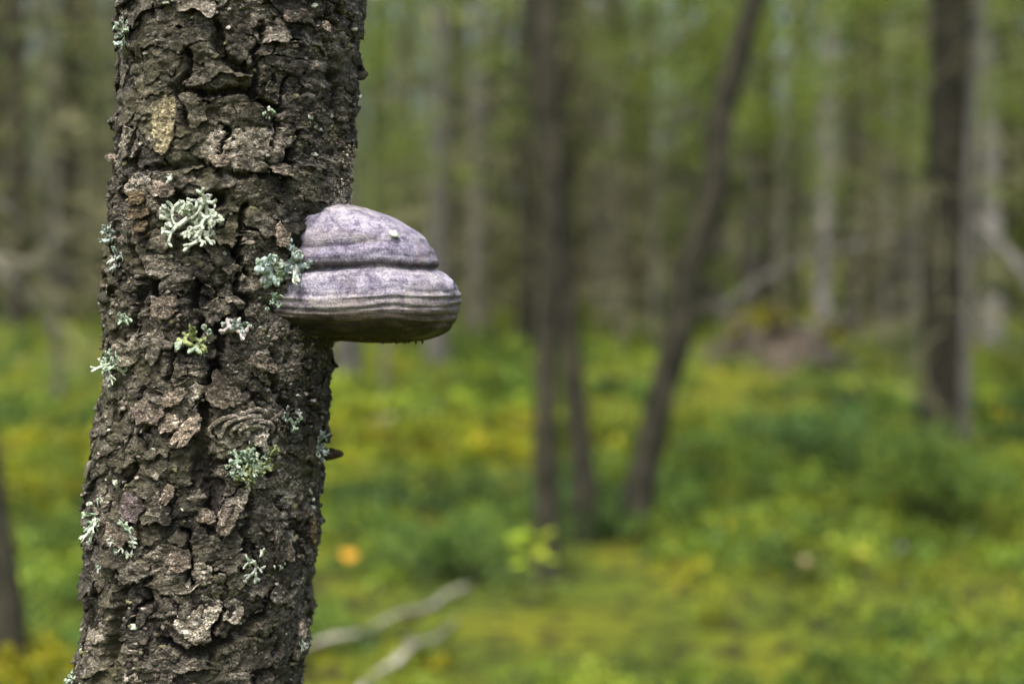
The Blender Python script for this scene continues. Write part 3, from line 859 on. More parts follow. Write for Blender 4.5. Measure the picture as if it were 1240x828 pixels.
lichen(357, 322, 44, 42, [BLUE * 1.1, GREY, PALE], 'broad-lobed grey-green lichen touching the bracket fungus where it joins the trunk', 9, 17, 4.2, 2, out=0.15)
lichen(344, 291, 16, 26, [BLUE, GREY], 'small bluish lichen clinging to the upright bark stub by the bracket', 10, 6, 2.4, 2)
lichen(331, 366, 22, 32, [BLUE * 0.9, MINT], 'thin bluish lichen strand beside the lower edge of the bracket', 11, 6, 2.0, 2)
lichen(285, 397, 36, 26, [BLUE, GREY, np.array((.50, .44, .44))], 'grey-pink lichen rosette on the birch between olive lichen and bracket', 12, 10, 2.5, 2)
lichen(237, 413, 46, 40, [OLIVE * 1.3, OLIVE * 1.5, MINT * 0.8], 'olive green strap lichen lying flat on the middle of the birch', 13, 10, 3.0, 2, out=0.15)
lichen(145, 314, 34, 34, [GREY, BLUE, np.array((.50, .46, .44))], 'grey lichen rosette on the birch edge below the brown flakes', 14, 10, 2.5, 2, out=0.4)
lichen(138, 285, 22, 36, [BLUE, GREY], 'bluish lichen fringe on the birch edge beside the brown flakes', 15, 8, 2.1, 2, out=0.6)
lichen(153, 386, 32, 14, [MINT * 0.9, OLIVE], 'thin green lichen crust on the birch above the pale edge tuft', 16, 7, 2.3, 1)
lichen(153, 42, 34, 36, [MINT * 0.85, BLUE * 0.9], 'green lichen tuft at the birch edge above the bare tan patch', 17, 11, 2.4, 2, out=0.5)
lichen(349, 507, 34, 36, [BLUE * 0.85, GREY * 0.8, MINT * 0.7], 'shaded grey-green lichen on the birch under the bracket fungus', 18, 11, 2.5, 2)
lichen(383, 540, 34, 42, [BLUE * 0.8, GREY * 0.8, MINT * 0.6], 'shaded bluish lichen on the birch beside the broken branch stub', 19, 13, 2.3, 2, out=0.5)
lichen(325, 137, 20, 14, [MINT, PALE], 'tiny pale lichen sprig above the bracket in a bark crack', 20, 5, 2.0, 1)
lichen(245, 243, 34, 12, [PALE * 0.9, GREY], 'thin pale lichen rim along the top of the dark knot hole', 21, 6, 2.0, 1)
lichen(309, 683, 20, 40, [GREY * 1.15, PALE], 'powdery pale lichen flecks in a column low on the birch', 22, 7, 1.9, 1, out=0.1)
lichen(337, 683, 20, 16, [GREY * 1.2, PALE], 'star-shaped whitish lichen fleck low on the birch', 23, 5, 2.0, 1, out=0.1)
lichen(362, 776, 22, 34, [MINT, GREY, PALE], 'pale green lichen patch on the birch foot edge near the pale stick', 24, 9, 2.0, 2)
lichen(92, 820, 24, 20, [PALE, MINT], 'whitish lichen sprig at the lowest edge of the birch trunk', 25, 7, 2.0, 2, out=0.6)
lichen(432, 118, 12, 12, [GREY, PALE], 'tiny white lichen fleck on the birch edge above the bracket', 26, 5, 1.9, 1, out=0.5)
lichen(208, 215, 12, 16, [PALE, GREY], 'tiny pale lichen fleck above the large antler-like tuft', 27, 5, 1.8, 1, out=0.2)
lichen(402, 303, 16, 11, [PALE * 1.05, GREY], 'small cream lichen flake stuck on the bracket beside the trunk', 28, 6, 3.6, 0, True, 0.02)
lichen(477, 286, 16, 8, [PALE * 1.1, PALE], 'small cream lichen flake stuck high on the bracket cap', 29, 5, 3.4, 0, True, 0.02)


# ------------------------------------------------------------------ foliage
def unit(a): return a / (np.linalg.norm(a, axis=-1, keepdims=True) + 1e-9)


def leaves(C, D, N, L, W, col):
    """diamond leaves at C pointing along D, facing N; returns verts, quads, colours"""
    D = unit(D); S = unit(np.cross(D, N)); L = np.asarray(L)[:, None]; W = np.asarray(W)[:, None]
    up = unit(np.cross(S, D))
    V = np.stack([C, C + D * L * 0.5 + S * W * 0.5 + up * W * 0.18, C + D * L, C + D * L * 0.5 - S * W * 0.5 + up * W * 0.18], 1).reshape(-1, 3)
    F = np.arange(len(C) * 4).reshape(-1, 4)
    return V, F, np.repeat(col, 4, axis=0)


def lmesh(name, *parts):
    b = Bag()
    for p in parts: b.add(*p)
    return b.mesh(name, False)


def tintmix(r_, n, cols, wts, jit=0.25):
    c = np.array(cols)[r_.choice(len(cols), n, p=np.array(wts) / sum(wts))]
    return np.clip(c * r_.uniform(1 - jit, 1 + jit, (n, 1)), 0.004, 0.9)


G_DARK, G_MID, G_YEL, G_BRN, G_USN = (.034, .054, .014), (.070, .100, .020), (.125, .155, .024), (.13, .115, .065), (.20, .20, .115)


def spruce_crown(seed, H, h0, spread, per, sag=0.25, cols=(G_DARK, G_MID, G_YEL, G_USN), wts=(4, 4, 2, 3.2), size=1.0):
    r_ = np.random.default_rng(seed); C, D, N, L, W = [], [], [], [], []
    h = h0
    while h < H - 0.2:
        bl = (spread * ((H - h) / (H - h0)) ** 0.7 + 0.15) * r_.uniform(0.55, 1.1)
        a = r_.uniform(0, 6.283); n = int(per * (0.4 + 0.6 * bl / spread))
        t = r_.uniform(0.12, 1, n) ** 0.75
        ax = np.array((math.cos(a), math.sin(a), 0)); sd = np.array((-math.sin(a), math.cos(a), 0))
        drop = -sag * bl * t ** 1.6 + 0.16 * bl * t ** 4
        wid = 0.30 * bl * (1 - t * 0.7)
        lat = r_.normal(0, 0.5, n) * wid
        p = ax * (bl * t)[:, None] + sd * lat[:, None]; p[:, 2] = h + drop - np.abs(r_.normal(0, 0.10 * bl, n))
        d = ax * r_.uniform(0.2, 1, (n, 1)) + sd * (np.sign(lat) * r_.uniform(0.2, 1.0, n))[:, None]; d[:, 2] -= r_.uniform(0.1, 1.3, n)
        C.append(p); D.append(d); N.append(np.array((0, 0, 1.0)) + r_.normal(0, 0.5, (n, 3)))
        L.append(r_.uniform(0.14, 0.34, n) * size); W.append(r_.uniform(0.035, 0.085, n) * size)
        h += r_.uniform(0.035, 0.11)
    C, D, N, L, W = (np.concatenate(q) for q in (C, D, N, L, W))
    return lmesh('spruce_crown', leaves(C, D, N, L, W, tintmix(r_, len(C), cols, wts)))


def brushwood(seed, h0, h1, reach, n):
    r_ = np.random.default_rng(seed); b = Bag()
    for _ in range(n):
        h = r_.uniform(h0, h1); a = r_.uniform(0, 6.283); L = reach * r_.uniform(0.35, 1.1)
        ax = np.array((math.cos(a), math.sin(a), 0)); s = np.array((-math.sin(a), math.cos(a), 0))
        P = np.array([(0, 0, h), ax * L * 0.4 + (0, 0, h + r_.normal(0.02, 0.05)), ax * L + s * r_.normal(0, 0.12) + (0, 0, h - r_.uniform(0.05, 0.4) * L)])
        V, F = tube(P, [0.011, 0.008, 0.003], 3, cap=False); b.add(V, F)
        for _k in range(int(r_.integers(2, 6))):
            t = r_.uniform(0.25, 1); q = P[0] * (1 - t) + P[2] * t + (0, 0, 0.03)
            e = q + ax * r_.uniform(0, 0.3) * L + s * r_.normal(0, 0.28) * L - np.array((0, 0, r_.uniform(0.02, 0.35) * L))
            V, F = tube(np.array([q, (q + e) / 2 + r_.normal(0, 0.02, 3), e]), [0.006, 0.005, 0.002], 3, cap=False); b.add(V, F)
    return b.mesh('brushwood')


def birch_crown(seed, h0, H, spread, n, cols, wts, size=0.055, hang=0.4):
    r_ = np.random.default_rng(seed)
    K = 60
    cc = np.stack([r_.normal(0, spread * 0.5, K), r_.normal(0, spread * 0.5, K), r_.uniform(h0, H, K)], -1)
    k = r_.integers(0, K, n); C = cc[k] + r_.normal(0, 1, (n, 3)) * np.array((0.30, 0.30, 0.22)) * spread * 0.45
    D = r_.normal(0, 1, (n, 3)); D[:, 2] -= hang * 2
    N = r_.normal(0, 0.8, (n, 3)) + (0, 0, 1)
    L = r_.uniform(0.7, 1.4, n) * size
    return lmesh('birch_crown', leaves(C, D, N, L, L * 0.75, tintmix(r_, n, cols, wts))), cc


CROWN_S = [spruce_crown(200 + k, 13 + k, (4.6, 3.4, 5.4, 2.4)[k], (1.5, 1.7, 1.3, 1.6)[k], (14, 16, 12, 15)[k]) for k in range(4)]
CROWN_LOW = [spruce_crown(220 + k, (6.5, 5.0)[k], (0.9, 0.5)[k], (1.25, 1.1)[k], 60, 0.32, size=0.85,
                          cols=(G_DARK, G_MID, G_YEL, G_USN), wts=(3, 5, 2, 1)) for k in range(2)]
BRUSH = [brushwood(240 + k, 0.5, (4.8, 3.8, 5.6)[k], (1.0, 1.25, 0.9)[k], (52, 44, 56)[k]) for k in range(3)]
BRIGHT = ((.145, .215, .020), (.110, .180, .020), (.24, .30, .03))
CB = [birch_crown(250, 4.2, 10, 2.0, 9000, BRIGHT, (4, 5, 1))[0], birch_crown(251, 2.6, 7.5, 1.7, 6500, BRIGHT, (4, 4, 2))[0]]


def trunk_geo(path, radii, seg=14, n=26, rough=0.10, seed=0):
    P = smoothpath(path, n); r = np.interp(np.linspace(0, len(radii) - 1, n), np.arange(len(radii)), radii)
    return tube(P, r, seg, rough, seed)


def path_tree(name, label, pix, Y, rpx, mat, H, crown=None, brush=None, group=None, seed=0, cshift=(0, 0, 0), cscale=1.0, leanY=0.0):
    """a tree whose trunk passes through photograph pixels at distance Y; the first pixel is its foot"""
    pts = [at(px, py, Y + leanY * k) for k, (px, py) in enumerate(pix)]
    rad = [r * Y / FPX for r in rpx]
    foot = pts[0].copy(); foot[2] = g1(foot[0], foot[1])
    pts[0] = foot - np.array((0, 0, 0.12)); rad[0] *= 1.25
    top = pts[-1]; d = top - pts[-2]; d = d / max(d[2], 0.15); d = np.clip(d, -0.25, 1)
    if H > top[2]:
        m = top + d * (H - top[2]) * 0.5; e = m + np.array((d[0] * 0.3, d[1] * 0.3, 1)) * (H - top[2]) * 0.5
        pts += [m, e]; rad += [rad[-1] * 0.6, 0.012]
    t = thing(name, label, 'tree', foot, group)
    V, F = trunk_geo(np.array(pts) - foot, rad, 16, 14 * len(pts) // 2, 0.13, seed)
    link('trunk', mesh('trunk', V, F), mat, t)
    off = (top + (d * (H - top[2]) * 0.4 if H > top[2] else 0) - foot) * np.array((1, 1, 0))
    if crown is not None:
        c = link('crown', crown, M_NEEDLE if crown in CROWN_S + CROWN_LOW else M_BROAD, t, off + np.array(cshift)); c.scale = (cscale,) * 3; c.rotation_euler = (0, 0, seed * 1.7)
    if brush is not None:
        c = link('brushwood', brush, M_TWIG, t, (0, 0, 0), 'stuff'); c.rotation_euler = (0, 0, seed * 2.3)
    return t


def dof(py): return CAM_H * FPX / (py - 305)


# crown of the birch in front, far above the picture
tb, cc = birch_crown(260, 4.5, 9.3, 1.5, 7000, BRIGHT, (4, 5, 1))
c0 = link('crown', tb, M_BROAD, tree0, (float(axis(7)[0]) - ROOT0[0], 0, 0))
B = Bag()
for q in cc[:26]:
    z0 = max(3.6, q[2] - 1.0); a = np.array((float(axis(z0)[0]), HD, z0)) - ROOT0; e = q + np.array(c0.location)
    V, F = tube(smoothpath([a, a * 0.5 + e * 0.5 + (0, 0, 0.15), e], 7), np.linspace(0.022, 0.005, 7), 6); B.add(V, F)
link('limb', B.mesh('limb'), M_GREYBARK, c0, -np.array(c0.location))

# middle distance
path_tree('slim_spruce', 'slim dark tree standing upright in front of its leaning twin, yellow-green seedling at its foot',
          [(663, 700), (662, 600), (661, 450), (668, 300), (668, 150), (664, 0)], dof(700), [17, 15, 14.5, 13.5, 13, 12.5], M_DARKBARK, 8, CROWN_S[2], None, None, 1, (0, 0, 0.5), 0.8)
path_tree('slim_spruce', 'slim brownish tree with thicker mossy foot leaning behind its upright dark twin',
          [(714, 655), (704, 560), (693, 440), (682, 330), (660, 150), (646, 0)], dof(655), [18, 14, 12.5, 13, 15, 15], M_DARKBARK, 9, CROWN_S[0], None, None, 2, (0, 0, 0.5), 0.85)
path_tree('leaning_birch', 'grey-brown birch with a bent trunk leaning away from the twin stems', [(760, 655), (783, 560), (802, 480), (822, 400), (838, 320), (866, 230), (872, 150), (908, 20)], dof(655),
          [22, 18, 17, 17.5, 16, 17, 15.5, 14], M_DARKBARK, 8, CB[0], None, None, 3)
path_tree('old_spruce', 'thick dark spruce trunk with a pale thin stem against its side', [(1143, 548), (1143, 480), (1146, 350), (1150, 180), (1152, 0)], dof(548),
          [31, 28, 27, 26, 25], M_DARKBARK, 14, CROWN_S[1], BRUSH[1], None, 4, (0, 0, 1.2))
path_tree('thin_birch', 'thin pale stem growing close against the thick dark spruce', [(1169, 565), (1169, 450), (1172, 300), (1176, 150), (1186, 0)], dof(558), [6, 5.5, 5, 5, 4.5], M_GREYBARK, 6, CB[1], None, None, 5, (0, 0, 1.8), 0.7)
LT = path_tree('leaning_tree', 'dark leaning trunk with a yellow mossy foot beside the lichen-covered birch', [(20, 850), (8, 730), (-12, 600), (-45, 400)], 4.25, [21, 19, 18, 17], M_DARKBARK, 6, CB[0], None, None, 6, (-1.5, 0.5, 1.0), 0.8)
path_tree('pale_birch', 'slender whitish birch rising beside the uprooted mound', [(996, 412), (997, 330), (1000, 220), (1004, 100), (1010, 0)], dof(412), [10.5, 9.5, 9, 8, 7], M_PALEBARK, 10, CB[1], None, None, 7, (0, 0, 2.5), 0.9)
path_tree('pale_birch', 'broad whitish birch trunk behind the thick dark spruce', [(1202, 415), (1200, 300), (1196, 150), (1186, 0)], dof(415), [15, 13, 12, 11], M_PALEBARK, 11, CB[0], None, None, 8, (0, 0, 2.0))
path_tree('grey_spruce', 'mauve-grey trunk rising beyond the tip of the bracket fungus', [(530, 445), (531, 300), (534, 150), (537, 0)], dof(445), [13, 12, 12, 11.5], M_GREYBARK, 12, CROWN_S[0], BRUSH[0], None, 9)
path_tree('grey_spruce', 'mauve-grey trunk half hidden behind the birch under the bracket fungus', [(421, 470), (421, 380), (424, 250), (432, 0)], dof(470), [17, 15, 14, 13], M_GREYBARK, 12, CROWN_S[2], None, None, 10, (0, 0, 1))
path_tree('dark_spruce', 'straight dark spruce at the wood edge behind thin drooping pale branches', [(22, 402), (22, 300), (20, 150), (18, 0)], dof(402), [13, 12, 11, 10.5], M_DARKBARK, 12, CROWN_S[3], BRUSH[1], None, 11, (0, 0, 1.5))
path_tree('dark_spruce', 'dim dark spruce standing right next to the lichen-covered birch edge', [(80, 398), (82, 300), (86, 150), (88, 0)], dof(398), [15, 14, 13.5, 13], M_DARKBARK, 12, CROWN_S[0], BRUSH[0], None, 12)
BG = [(490, 420, 10, 0, 'slim grey trunk next to the mauve-grey one beyond the bracket tip, on its birch side'), (575, 400, 11, 0, 'grey twiggy trunk next past the mauve-grey trunk beyond the bracket tip'),
      (636, 415, 9, 1, 'slim dark trunk close behind the twin stems, on their bracket side'), (710, 372, 12, 0, 'distant grey trunk showing just past the twin stems'),
      (755, 408, 9, 1, 'slim straight dark trunk standing alone between twin stems and leaning birch'), (735, 380, 8, 0, 'thin grey trunk close behind the slim straight dark one'),
      (780, 385, 10, 1, 'distant dark trunk next past the slim straight dark one'), (822, 395, 9, 0, 'grey trunk crossed by the bent trunk of the leaning birch'),
      (905, 378, 11, 0, 'distant grey trunk behind the near end of the uprooted mound'), (930, 372, 10, 1, 'distant dark trunk directly behind the uprooted mound'),
      (960, 385, 8, 1, 'thin dark trunk between the mound and the slender whitish birch'), (1040, 380, 10, 1, 'distant dark trunk next past the slender whitish birch'),
      (1062, 392, 12, 0, 'grey trunk midway between slender whitish birch and thick dark spruce'), (1095, 402, 12, 0, 'grey trunk close beside the thick dark spruce'),
      (1222, 385, 12, 1, 'dark trunk just past the broad whitish birch'), (604, 375, 12, 1, 'distant dark trunk midway between bracket tip and twin stems'),
      (665, 385, 13, 1, 'distant dark trunk straight behind the twin stems'), (465, 385, 12, 1, 'distant dark trunk showing past the edge of the lichen-covered birch'),
      (118, 380, 10, 0, 'distant grey trunk half hidden behind the edge of the lichen-covered birch'), (52, 378, 9, 0, 'distant grey trunk between the two dark spruces at the wood edge'),
      (-15, 390, 12, 1, 'dark trunk outermost beyond the straight dark spruce at the wood edge'), (1260, 400, 12, 0, 'grey trunk beyond the pale slanting broken trunk'),
      (870, 392, 9, 0, 'grey trunk beyond the leaning birch, beside the pale fallen log'), (555, 378, 9, 1, 'distant dark trunk directly behind the tip of the bracket'),
      (690, 392, 10, 1, 'dark trunk close behind the twin stems, on their leaning-birch side'), (850, 378, 10, 1, 'distant dark trunk framed by the leaning birch and the mound'), (1120, 385, 11, 1, 'distant dark trunk half covered by the thick dark spruce')]
for k, (px, py, hw, dk, lab) in enumerate(BG):
    hw *= 1.2
    path_tree('far_spruce', lab,
              [(px, py), (px + 3 * math.sin(k), 250), (px + 8 * math.sin(k * 2.1), 100), (px + 10 * math.sin(k * 1.3), 0)], dof(py), [hw, hw * 0.9, hw * 0.82, hw * 0.75],
              (M_GREYBARK if k % 3 else M_SPRUCE) if not dk else M_DARKBARK, 12 + k % 3, CROWN_S[k % 4], BRUSH[k % 3], 'dark trunks in the wood behind' if dk else 'grey trunks in the wood behind', 20 + k)

# random deeper trees, copies of a few
r_ = np.random.default_rng(77)
protos = []
for k in range(4):
    V, F = trunk_geo(np.array([(0, 0, -0.2), (0.02, 0, 1.5), (0.06 * math.sin(k), 0.03, 5), (0.05, 0, 10), (0, 0, 13.5 + k)]), [0.19, 0.15, 0.13, 0.08, 0.01], 10, 22, 0.12, 400 + k)
    me = mesh('trunk', V, F); me.materials.append((M_DARKBARK, M_SPRUCE, M_GREYBARK, M_DARKBARK)[k]); protos.append(me)
cnt = 0; spots = []
while cnt < 56:
    y = r_.uniform(21, 62); x = r_.uniform(-0.52, 0.52) * y
    if any(math.hypot(x - a, y - b) < 2.0 for a, b in spots): continue
    spots.append((x, y)); k = cnt % 4; cnt += 1
    t = thing('deep_wood_spruce', 'tall spruce with drooping green boughs deep in the wood', 'tree', (x, y, g1(x, y)), 'spruces deep in the wood', r_.uniform(0, 6.28))
    link('trunk', protos[k], None, t); link('crown', CROWN_S[(3, 1, 3, 0)[k]], None, t, (0, 0, -r_.uniform(0.3, 1.6)))
    if k % 2: link('brushwood', BRUSH[k % 3], None, t, (0, 0, 0), 'stuff')
    t.scale = (r_.uniform(0.85, 1.2),) * 3

# young low spruces with boughs to the ground, and leafy young birches
for k, (x, y, m, sc, lab) in enumerate([
        (6.6, 16.5, 0, 1.0, 'young spruce with boughs to the ground between the pale birches'), (8.8, 19, 1, 1.2, 'young spruce filling the gap behind the thick dark spruce'),
        (3.2, 24, 0, 1.0, 'young green spruce behind the leaning birch'), (-4.5, 25, 1, 1.2, 'young green spruce far behind the lichen-covered birch'), (-10.0, 27, 0, 1.1, 'young spruce beside the straight dark spruce at the wood edge'),
        (0.3, 27, 1, 1.0, 'small young spruce deep between the grey trunks'), (11.0, 24, 0, 1.2, 'young spruce past the broad whitish birch')]):
    t = thing('young_spruce', lab, 'tree', (x, y, g1(x, y)), None, k)
    V, F = trunk_geo(np.array([(0, 0, -0.1), (0, 0, 2), (0.03, 0, (6.4, 4.9)[m])]), [0.06, 0.045, 0.006], 8, 12)
    link('trunk', mesh('trunk', V, F), M_SPRUCE, t); link('crown', CROWN_LOW[m], M_NEEDLE, t); t.scale = (sc,) * 3
for k, (x, y, sc, lab) in enumerate([(4.6, 14.5, 0.8, 'leafy young birch with bright foliage above the uprooted mound'), (-1.12, 12.5, 0.6, 'leafy young birch glowing green just past the lichen-covered trunk'),
                                     (3.2, 17.0, 0.8, 'leafy young birch behind the leaning birch'), (6.6, 13.5, 0.75, 'leafy young birch beside the thick dark spruce'), (2.0, 20.0, 1.0, 'leafy young birch deep behind the twin stems'), (5.4, 20.5, 1.05, 'leafy young birch beside the slender whitish birch')]):
    t = thing('young_birch', lab, 'tree', (x, y, g1(x, y)), None, k * 2.0)
    V, F = trunk_geo(np.array([(0, 0, -0.1), (0.05, 0, 2), (-0.1, 0.05, 5), (0, 0, 7.6)]), [0.045, 0.035, 0.02, 0.004], 8, 14)
    link('trunk', mesh('trunk', V, F), M_GREYBARK, t); link('crown', CB[1], M_BROAD, t); t.scale = (sc,) * 3

# the far wood that reads as one mass
r_ = np.random.default_rng(88); b = Bag()
nT = 260
ang_ = r_.uniform(-0.75, 0.75, nT); dd = r_.uniform(64, 92, nT)
for a, d in zip(ang_, dd):
    x, y = d * math.sin(a), d * math.cos(a); z = g1(x, y); r0 = r_.uniform(0.09, 0.2)
    V, F = tube(np.array([(x, y, z - 0.3), (x + r_.normal(0, 0.2), y, z + 7), (x, y, z + 15)]), [r0, r0 * 0.8, 0.02], 5, cap=False)
    b.add(V, F, np.array((0.10, 0.094, 0.07)) * r_.uniform(0.4, 1.8))
nL = 12000
k = r_.integers(0, nT, nL); zz = r_.uniform(0.0, 1, nL) ** 1.3 * 13.5
rad = np.abs(r_.normal(0, 1.0, nL)) * np.clip(1.9 - zz * 0.09, 0.2, 2); aa = r_.uniform(0, 6.28, nL)
C = np.stack([dd[k] * np.sin(ang_[k]) + rad * np.cos(aa), dd[k] * np.cos(ang_[k]) + rad * np.sin(aa), zz], -1)
D = np.stack([np.cos(aa), np.sin(aa), -r_.uniform(0.4, 2, nL)], -1)
b.add(*leaves(C, D, r_.normal(0, 1, (nL, 3)) + (0, -1, 0.5), r_.uniform(0.4, 1.0, nL), r_.uniform(0.15, 0.36, nL), tintmix(r_, nL, (G_DARK, G_MID, G_YEL, G_USN, G_BRN), (3, 4, 2, 2, 1))))
fw = link('far_wood', b.mesh('far_wood', False), M_COVER, None, (0, 0, 0), 'stuff')
tag(fw, 'distant spruce wood closing the view behind all the trunks', 'forest')

# ------------------------------------------------------------------ undergrowth
r_ = np.random.default_rng(99)


def wedge(n, y0, y1, pw):
    y = (r_.uniform(y0 ** pw, y1 ** pw, n)) ** (1 / pw); x = r_.uniform(-0.47, 0.47, n) * (y + 1.0)
    return x, y


def cover(n, y0, y1, pw, thr, size, hgt, cols, wts, seed, low=False):
    x, y = wedge(n, y0, y1, pw)
    p = fbm(x * 0.62, y * 0.62, 0, seed, 3); m = sstep(thr - 0.22, thr + 0.12, p) > r_.uniform(0, 1, n)
    x, y, p = x[m], y[m], p[m]; n = len(x)
    cl = fbm(x * 2.6, y * 2.6, 0, seed + 5, 2)
    H = hgt * np.clip(0.35 + 0.75 * (p - thr) + 0.55 * cl, 0.08, 1.4)
    z = ground(x, y) + H * r_.uniform(0.1, 1, n) ** 0.6
    D = r_.normal(0, 1, (n, 3)); D[:, 2] = np.abs(D[:, 2]) * (1.4 if low else 0.25)
    N = r_.normal(0, 0.55, (n, 3)) + (0, 0, 1) if not low else r_.normal(0, 1, (n, 3))
    L = r_.uniform(0.6, 1.5, n) * size * np.clip(y / 7, 0.8, 4)
    hue = np.clip(0.5 + 0.55 * fbm(x * 0.9, y * 0.9, 0, seed + 9, 2) + r_.normal(0, 0.22, n), 0, 0.999)
    cum = np.cumsum(np.array(wts) / sum(wts)); idx = np.searchsorted(cum, hue)
    col = np.array(cols)[np.minimum(idx, len(cols) - 1)] * r_.uniform(0.65, 1.35, (n, 1))
    return leaves(np.stack([x, y, z], -1), D, N, L, L * (0.30 if low else 0.62), col)


BIL = ((.042, .086, .020), (.090, .158, .024), (.150, .222, .024), (.240, .310, .028))
MOS = ((.110, .160, .013), (.180, .222, .013), (.245, .258, .013), (.30, .275, .013))


def clumps(n, y0, y1, pw, per, size, seed, cols, rmin, rmax, thr):
    """shrublets: domes of small leaves, each with its own height and green"""
    x, y = wedge(n, y0, y1, pw)
    p = fbm(x * 0.55, y * 0.55, 0, seed, 3); m = sstep(thr - 0.3, thr + 0.2, p) > r_.uniform(0, 1, n)
    m &= ~((np.abs(x - 0.22) < 0.45) & (y > 5.0) & (y < 6.9) & (r_.random(n) < 0.85))
    m &= ~((np.abs(x - 0.07) < 0.32) & (y > 4.3) & (y < 5.75))          # a mossy opening round the seedling
    x, y, p = x[m], y[m], p[m]; n = len(x)
    rad = r_.uniform(rmin, rmax, n) * (0.8 + 0.4 * r_.random(n)); hgt = rad * r_.uniform(0.6, 1.4, n)
    hue = np.clip(0.42 + 0.38 * fbm(x * 0.5, y * 0.5, 0, seed + 9, 2) + r_.normal(0, 0.24, n), 0, 0.999)
    cc_ = np.array(cols)[(hue * len(cols)).astype(int)] * r_.uniform(0.35, 1.6, (n, 1))
    K = n * per; i = np.repeat(np.arange(n), per)
    u = r_.normal(0, 1, (K, 3)); u[:, 2] = np.abs(u[:, 2]) + 0.15; u = unit(u); f = r_.uniform(0.55, 1.05, (K, 1))
    C = np.stack([x[i], y[i], ground(x, y)[i]], -1) + u * f * np.stack([rad[i], rad[i], hgt[i]], -1)
    D = unit(u * 0.5 + r_.normal(0, 0.7, (K, 3)))
    L = r_.uniform(0.6, 1.5, K) * size * np.clip(y[i] / 7, 0.8, 4)
    return leaves(C, D, u + r_.normal(0, 0.45, (K, 3)), L, L * 0.66, cc_[i] * r_.uniform(0.7, 1.3, (K, 1)))


me = lmesh('bilberry_cover', clumps(2600, 3.6, 14, 1.0, 75, 0.032, 120, BIL, 0.07, 0.20, -0.05), clumps(2600, 14, 48, 1.0, 24, 0.030, 120, BIL, 0.12, 0.32, -0.2))
tag(link('bilberry_cover', me, M_COVER, None, (0, 0, 0), 'stuff'), 'low green bilberry growth covering the forest floor', 'undergrowth')
me = lmesh('moss', clumps(3200, 3.6, 12, 1.0, 42, 0.030, 141, MOS, 0.04, 0.14, -0.2), cover(40000, 12, 40, 1.0, -0.9, 0.030, 0.07, MOS, (4, 4, 2, 1), 140, True))
tag(link('moss', me, M_MOSSLEAF, None, (0, 0, 0), 'stuff'), 'yellow-green moss carpet between the bilberry patches', 'moss')


# ------------------------------------------------------------------ fallen wood
def pole(name, label, pix, radp, mat, twigs=0, seed=0, lift=0.03, cat='stick'):
    """a fallen pole given by photograph pixels with a distance each"""
    pts = [at(px, py, Y) for px, py, Y in pix]; rad = [r * q[2] / FPX for r, q in zip(radp, pix)]
    o = pts[0].copy(); t = thing(name, label, cat, o)
    V, F = trunk_geo(np.array(pts) - o, rad, 8, 16, 0.16, seed); link('shaft', mesh('shaft', V, F), mat, t)
    rr_ = np.random.default_rng(seed + 500)
    for k in range(twigs):
        f = rr_.uniform(0.2, 0.9); i = int(f * (len(pts) - 1)); q = pts[i] + (pts[min(i + 1, len(pts) - 1)] - pts[i]) * (f * (len(pts) - 1) - i) - o
        e = q + rr_.normal(0, 1, 3) * np.array((0.16, 0.12, 0.1)) * (pix[0][2] / 6)
        V, F = tube(np.array([q, (q + e) / 2 + (0, 0, 0.02), e]), np.array([0.4, 0.3, 0.1]) * rad[0], 5); link('twig', mesh('twig', V, F), mat, t)
    return t


def gp(px, py, dz=0.0):
    p = on_ground(px, py); return (px, py, float(p[1]))


def gpole(name, label, pl, radp, mat, **k):
    return pole(name, label, [(a, b, float(on_ground(a, b)[1]) * 0.972) for a, b in pl], radp, mat, **k)


gpole('fallen_stick', 'long pale stick lying in the moss from the birch towards the twin stems', [(360, 788), (400, 772), (440, 766), (480, 744), (520, 735), (545, 716), (572, 708)], [4.6, 4.0, 4.2, 3.4, 3.6, 2.8, 1.8], M_STICK, twigs=4, seed=1)
gpole('fallen_stick', 'short pale stick lying steeply in the moss below the long one', [(425, 850), (452, 818), (480, 802), (505, 778), (528, 772), (554, 748)], [5.2, 4.6, 4.6, 3.2, 2.6, 1.6], M_STICK, twigs=4, seed=2)
gpole('fallen_stick', 'bleached stick half sunk in moss below the bracket fungus', [(448, 516), (490, 503), (532, 493)], [5, 5, 3.5], M_STICK, seed=3)
pole('fallen_log', 'pale fallen birch log propped above the uprooted mound', [(868, 380, 19.5), (925, 338, 19), (985, 312, 18), (1090, 286, 17.2)], [4.5, 4.5, 4, 2.5], M_PALEBARK, 3, 4, cat='log')
pole('fallen_log', 'pale broken trunk slanting down past the broad whitish birch', [(1172, 262, 14), (1200, 285, 13.4), (1245, 338, 12.6), (1330, 470, 11.5)], [4.5, 5.5, 6.5, 7], M_GREYBARK, 2, 5, cat='log')
pole('drooping_branch', 'thin pale branch arching over the dark spruces at the wood edge', [(-40, 215, 8), (20, 262, 8.2), (70, 312, 8.6), (105, 352, 9), (120, 460, 9.6)], [3, 3.2, 2.8, 2.4, 2], M_STICK, 5, 6, cat='branch')
pole('drooping_branch', 'pale forked branch sloping under the arching one at the wood edge', [(-40, 270, 9), (5, 330, 9), (40, 372, 9.2), (75, 430, 9.6)], [4.5, 4, 3, 2], M_STICK, 5, 7, cat='branch')

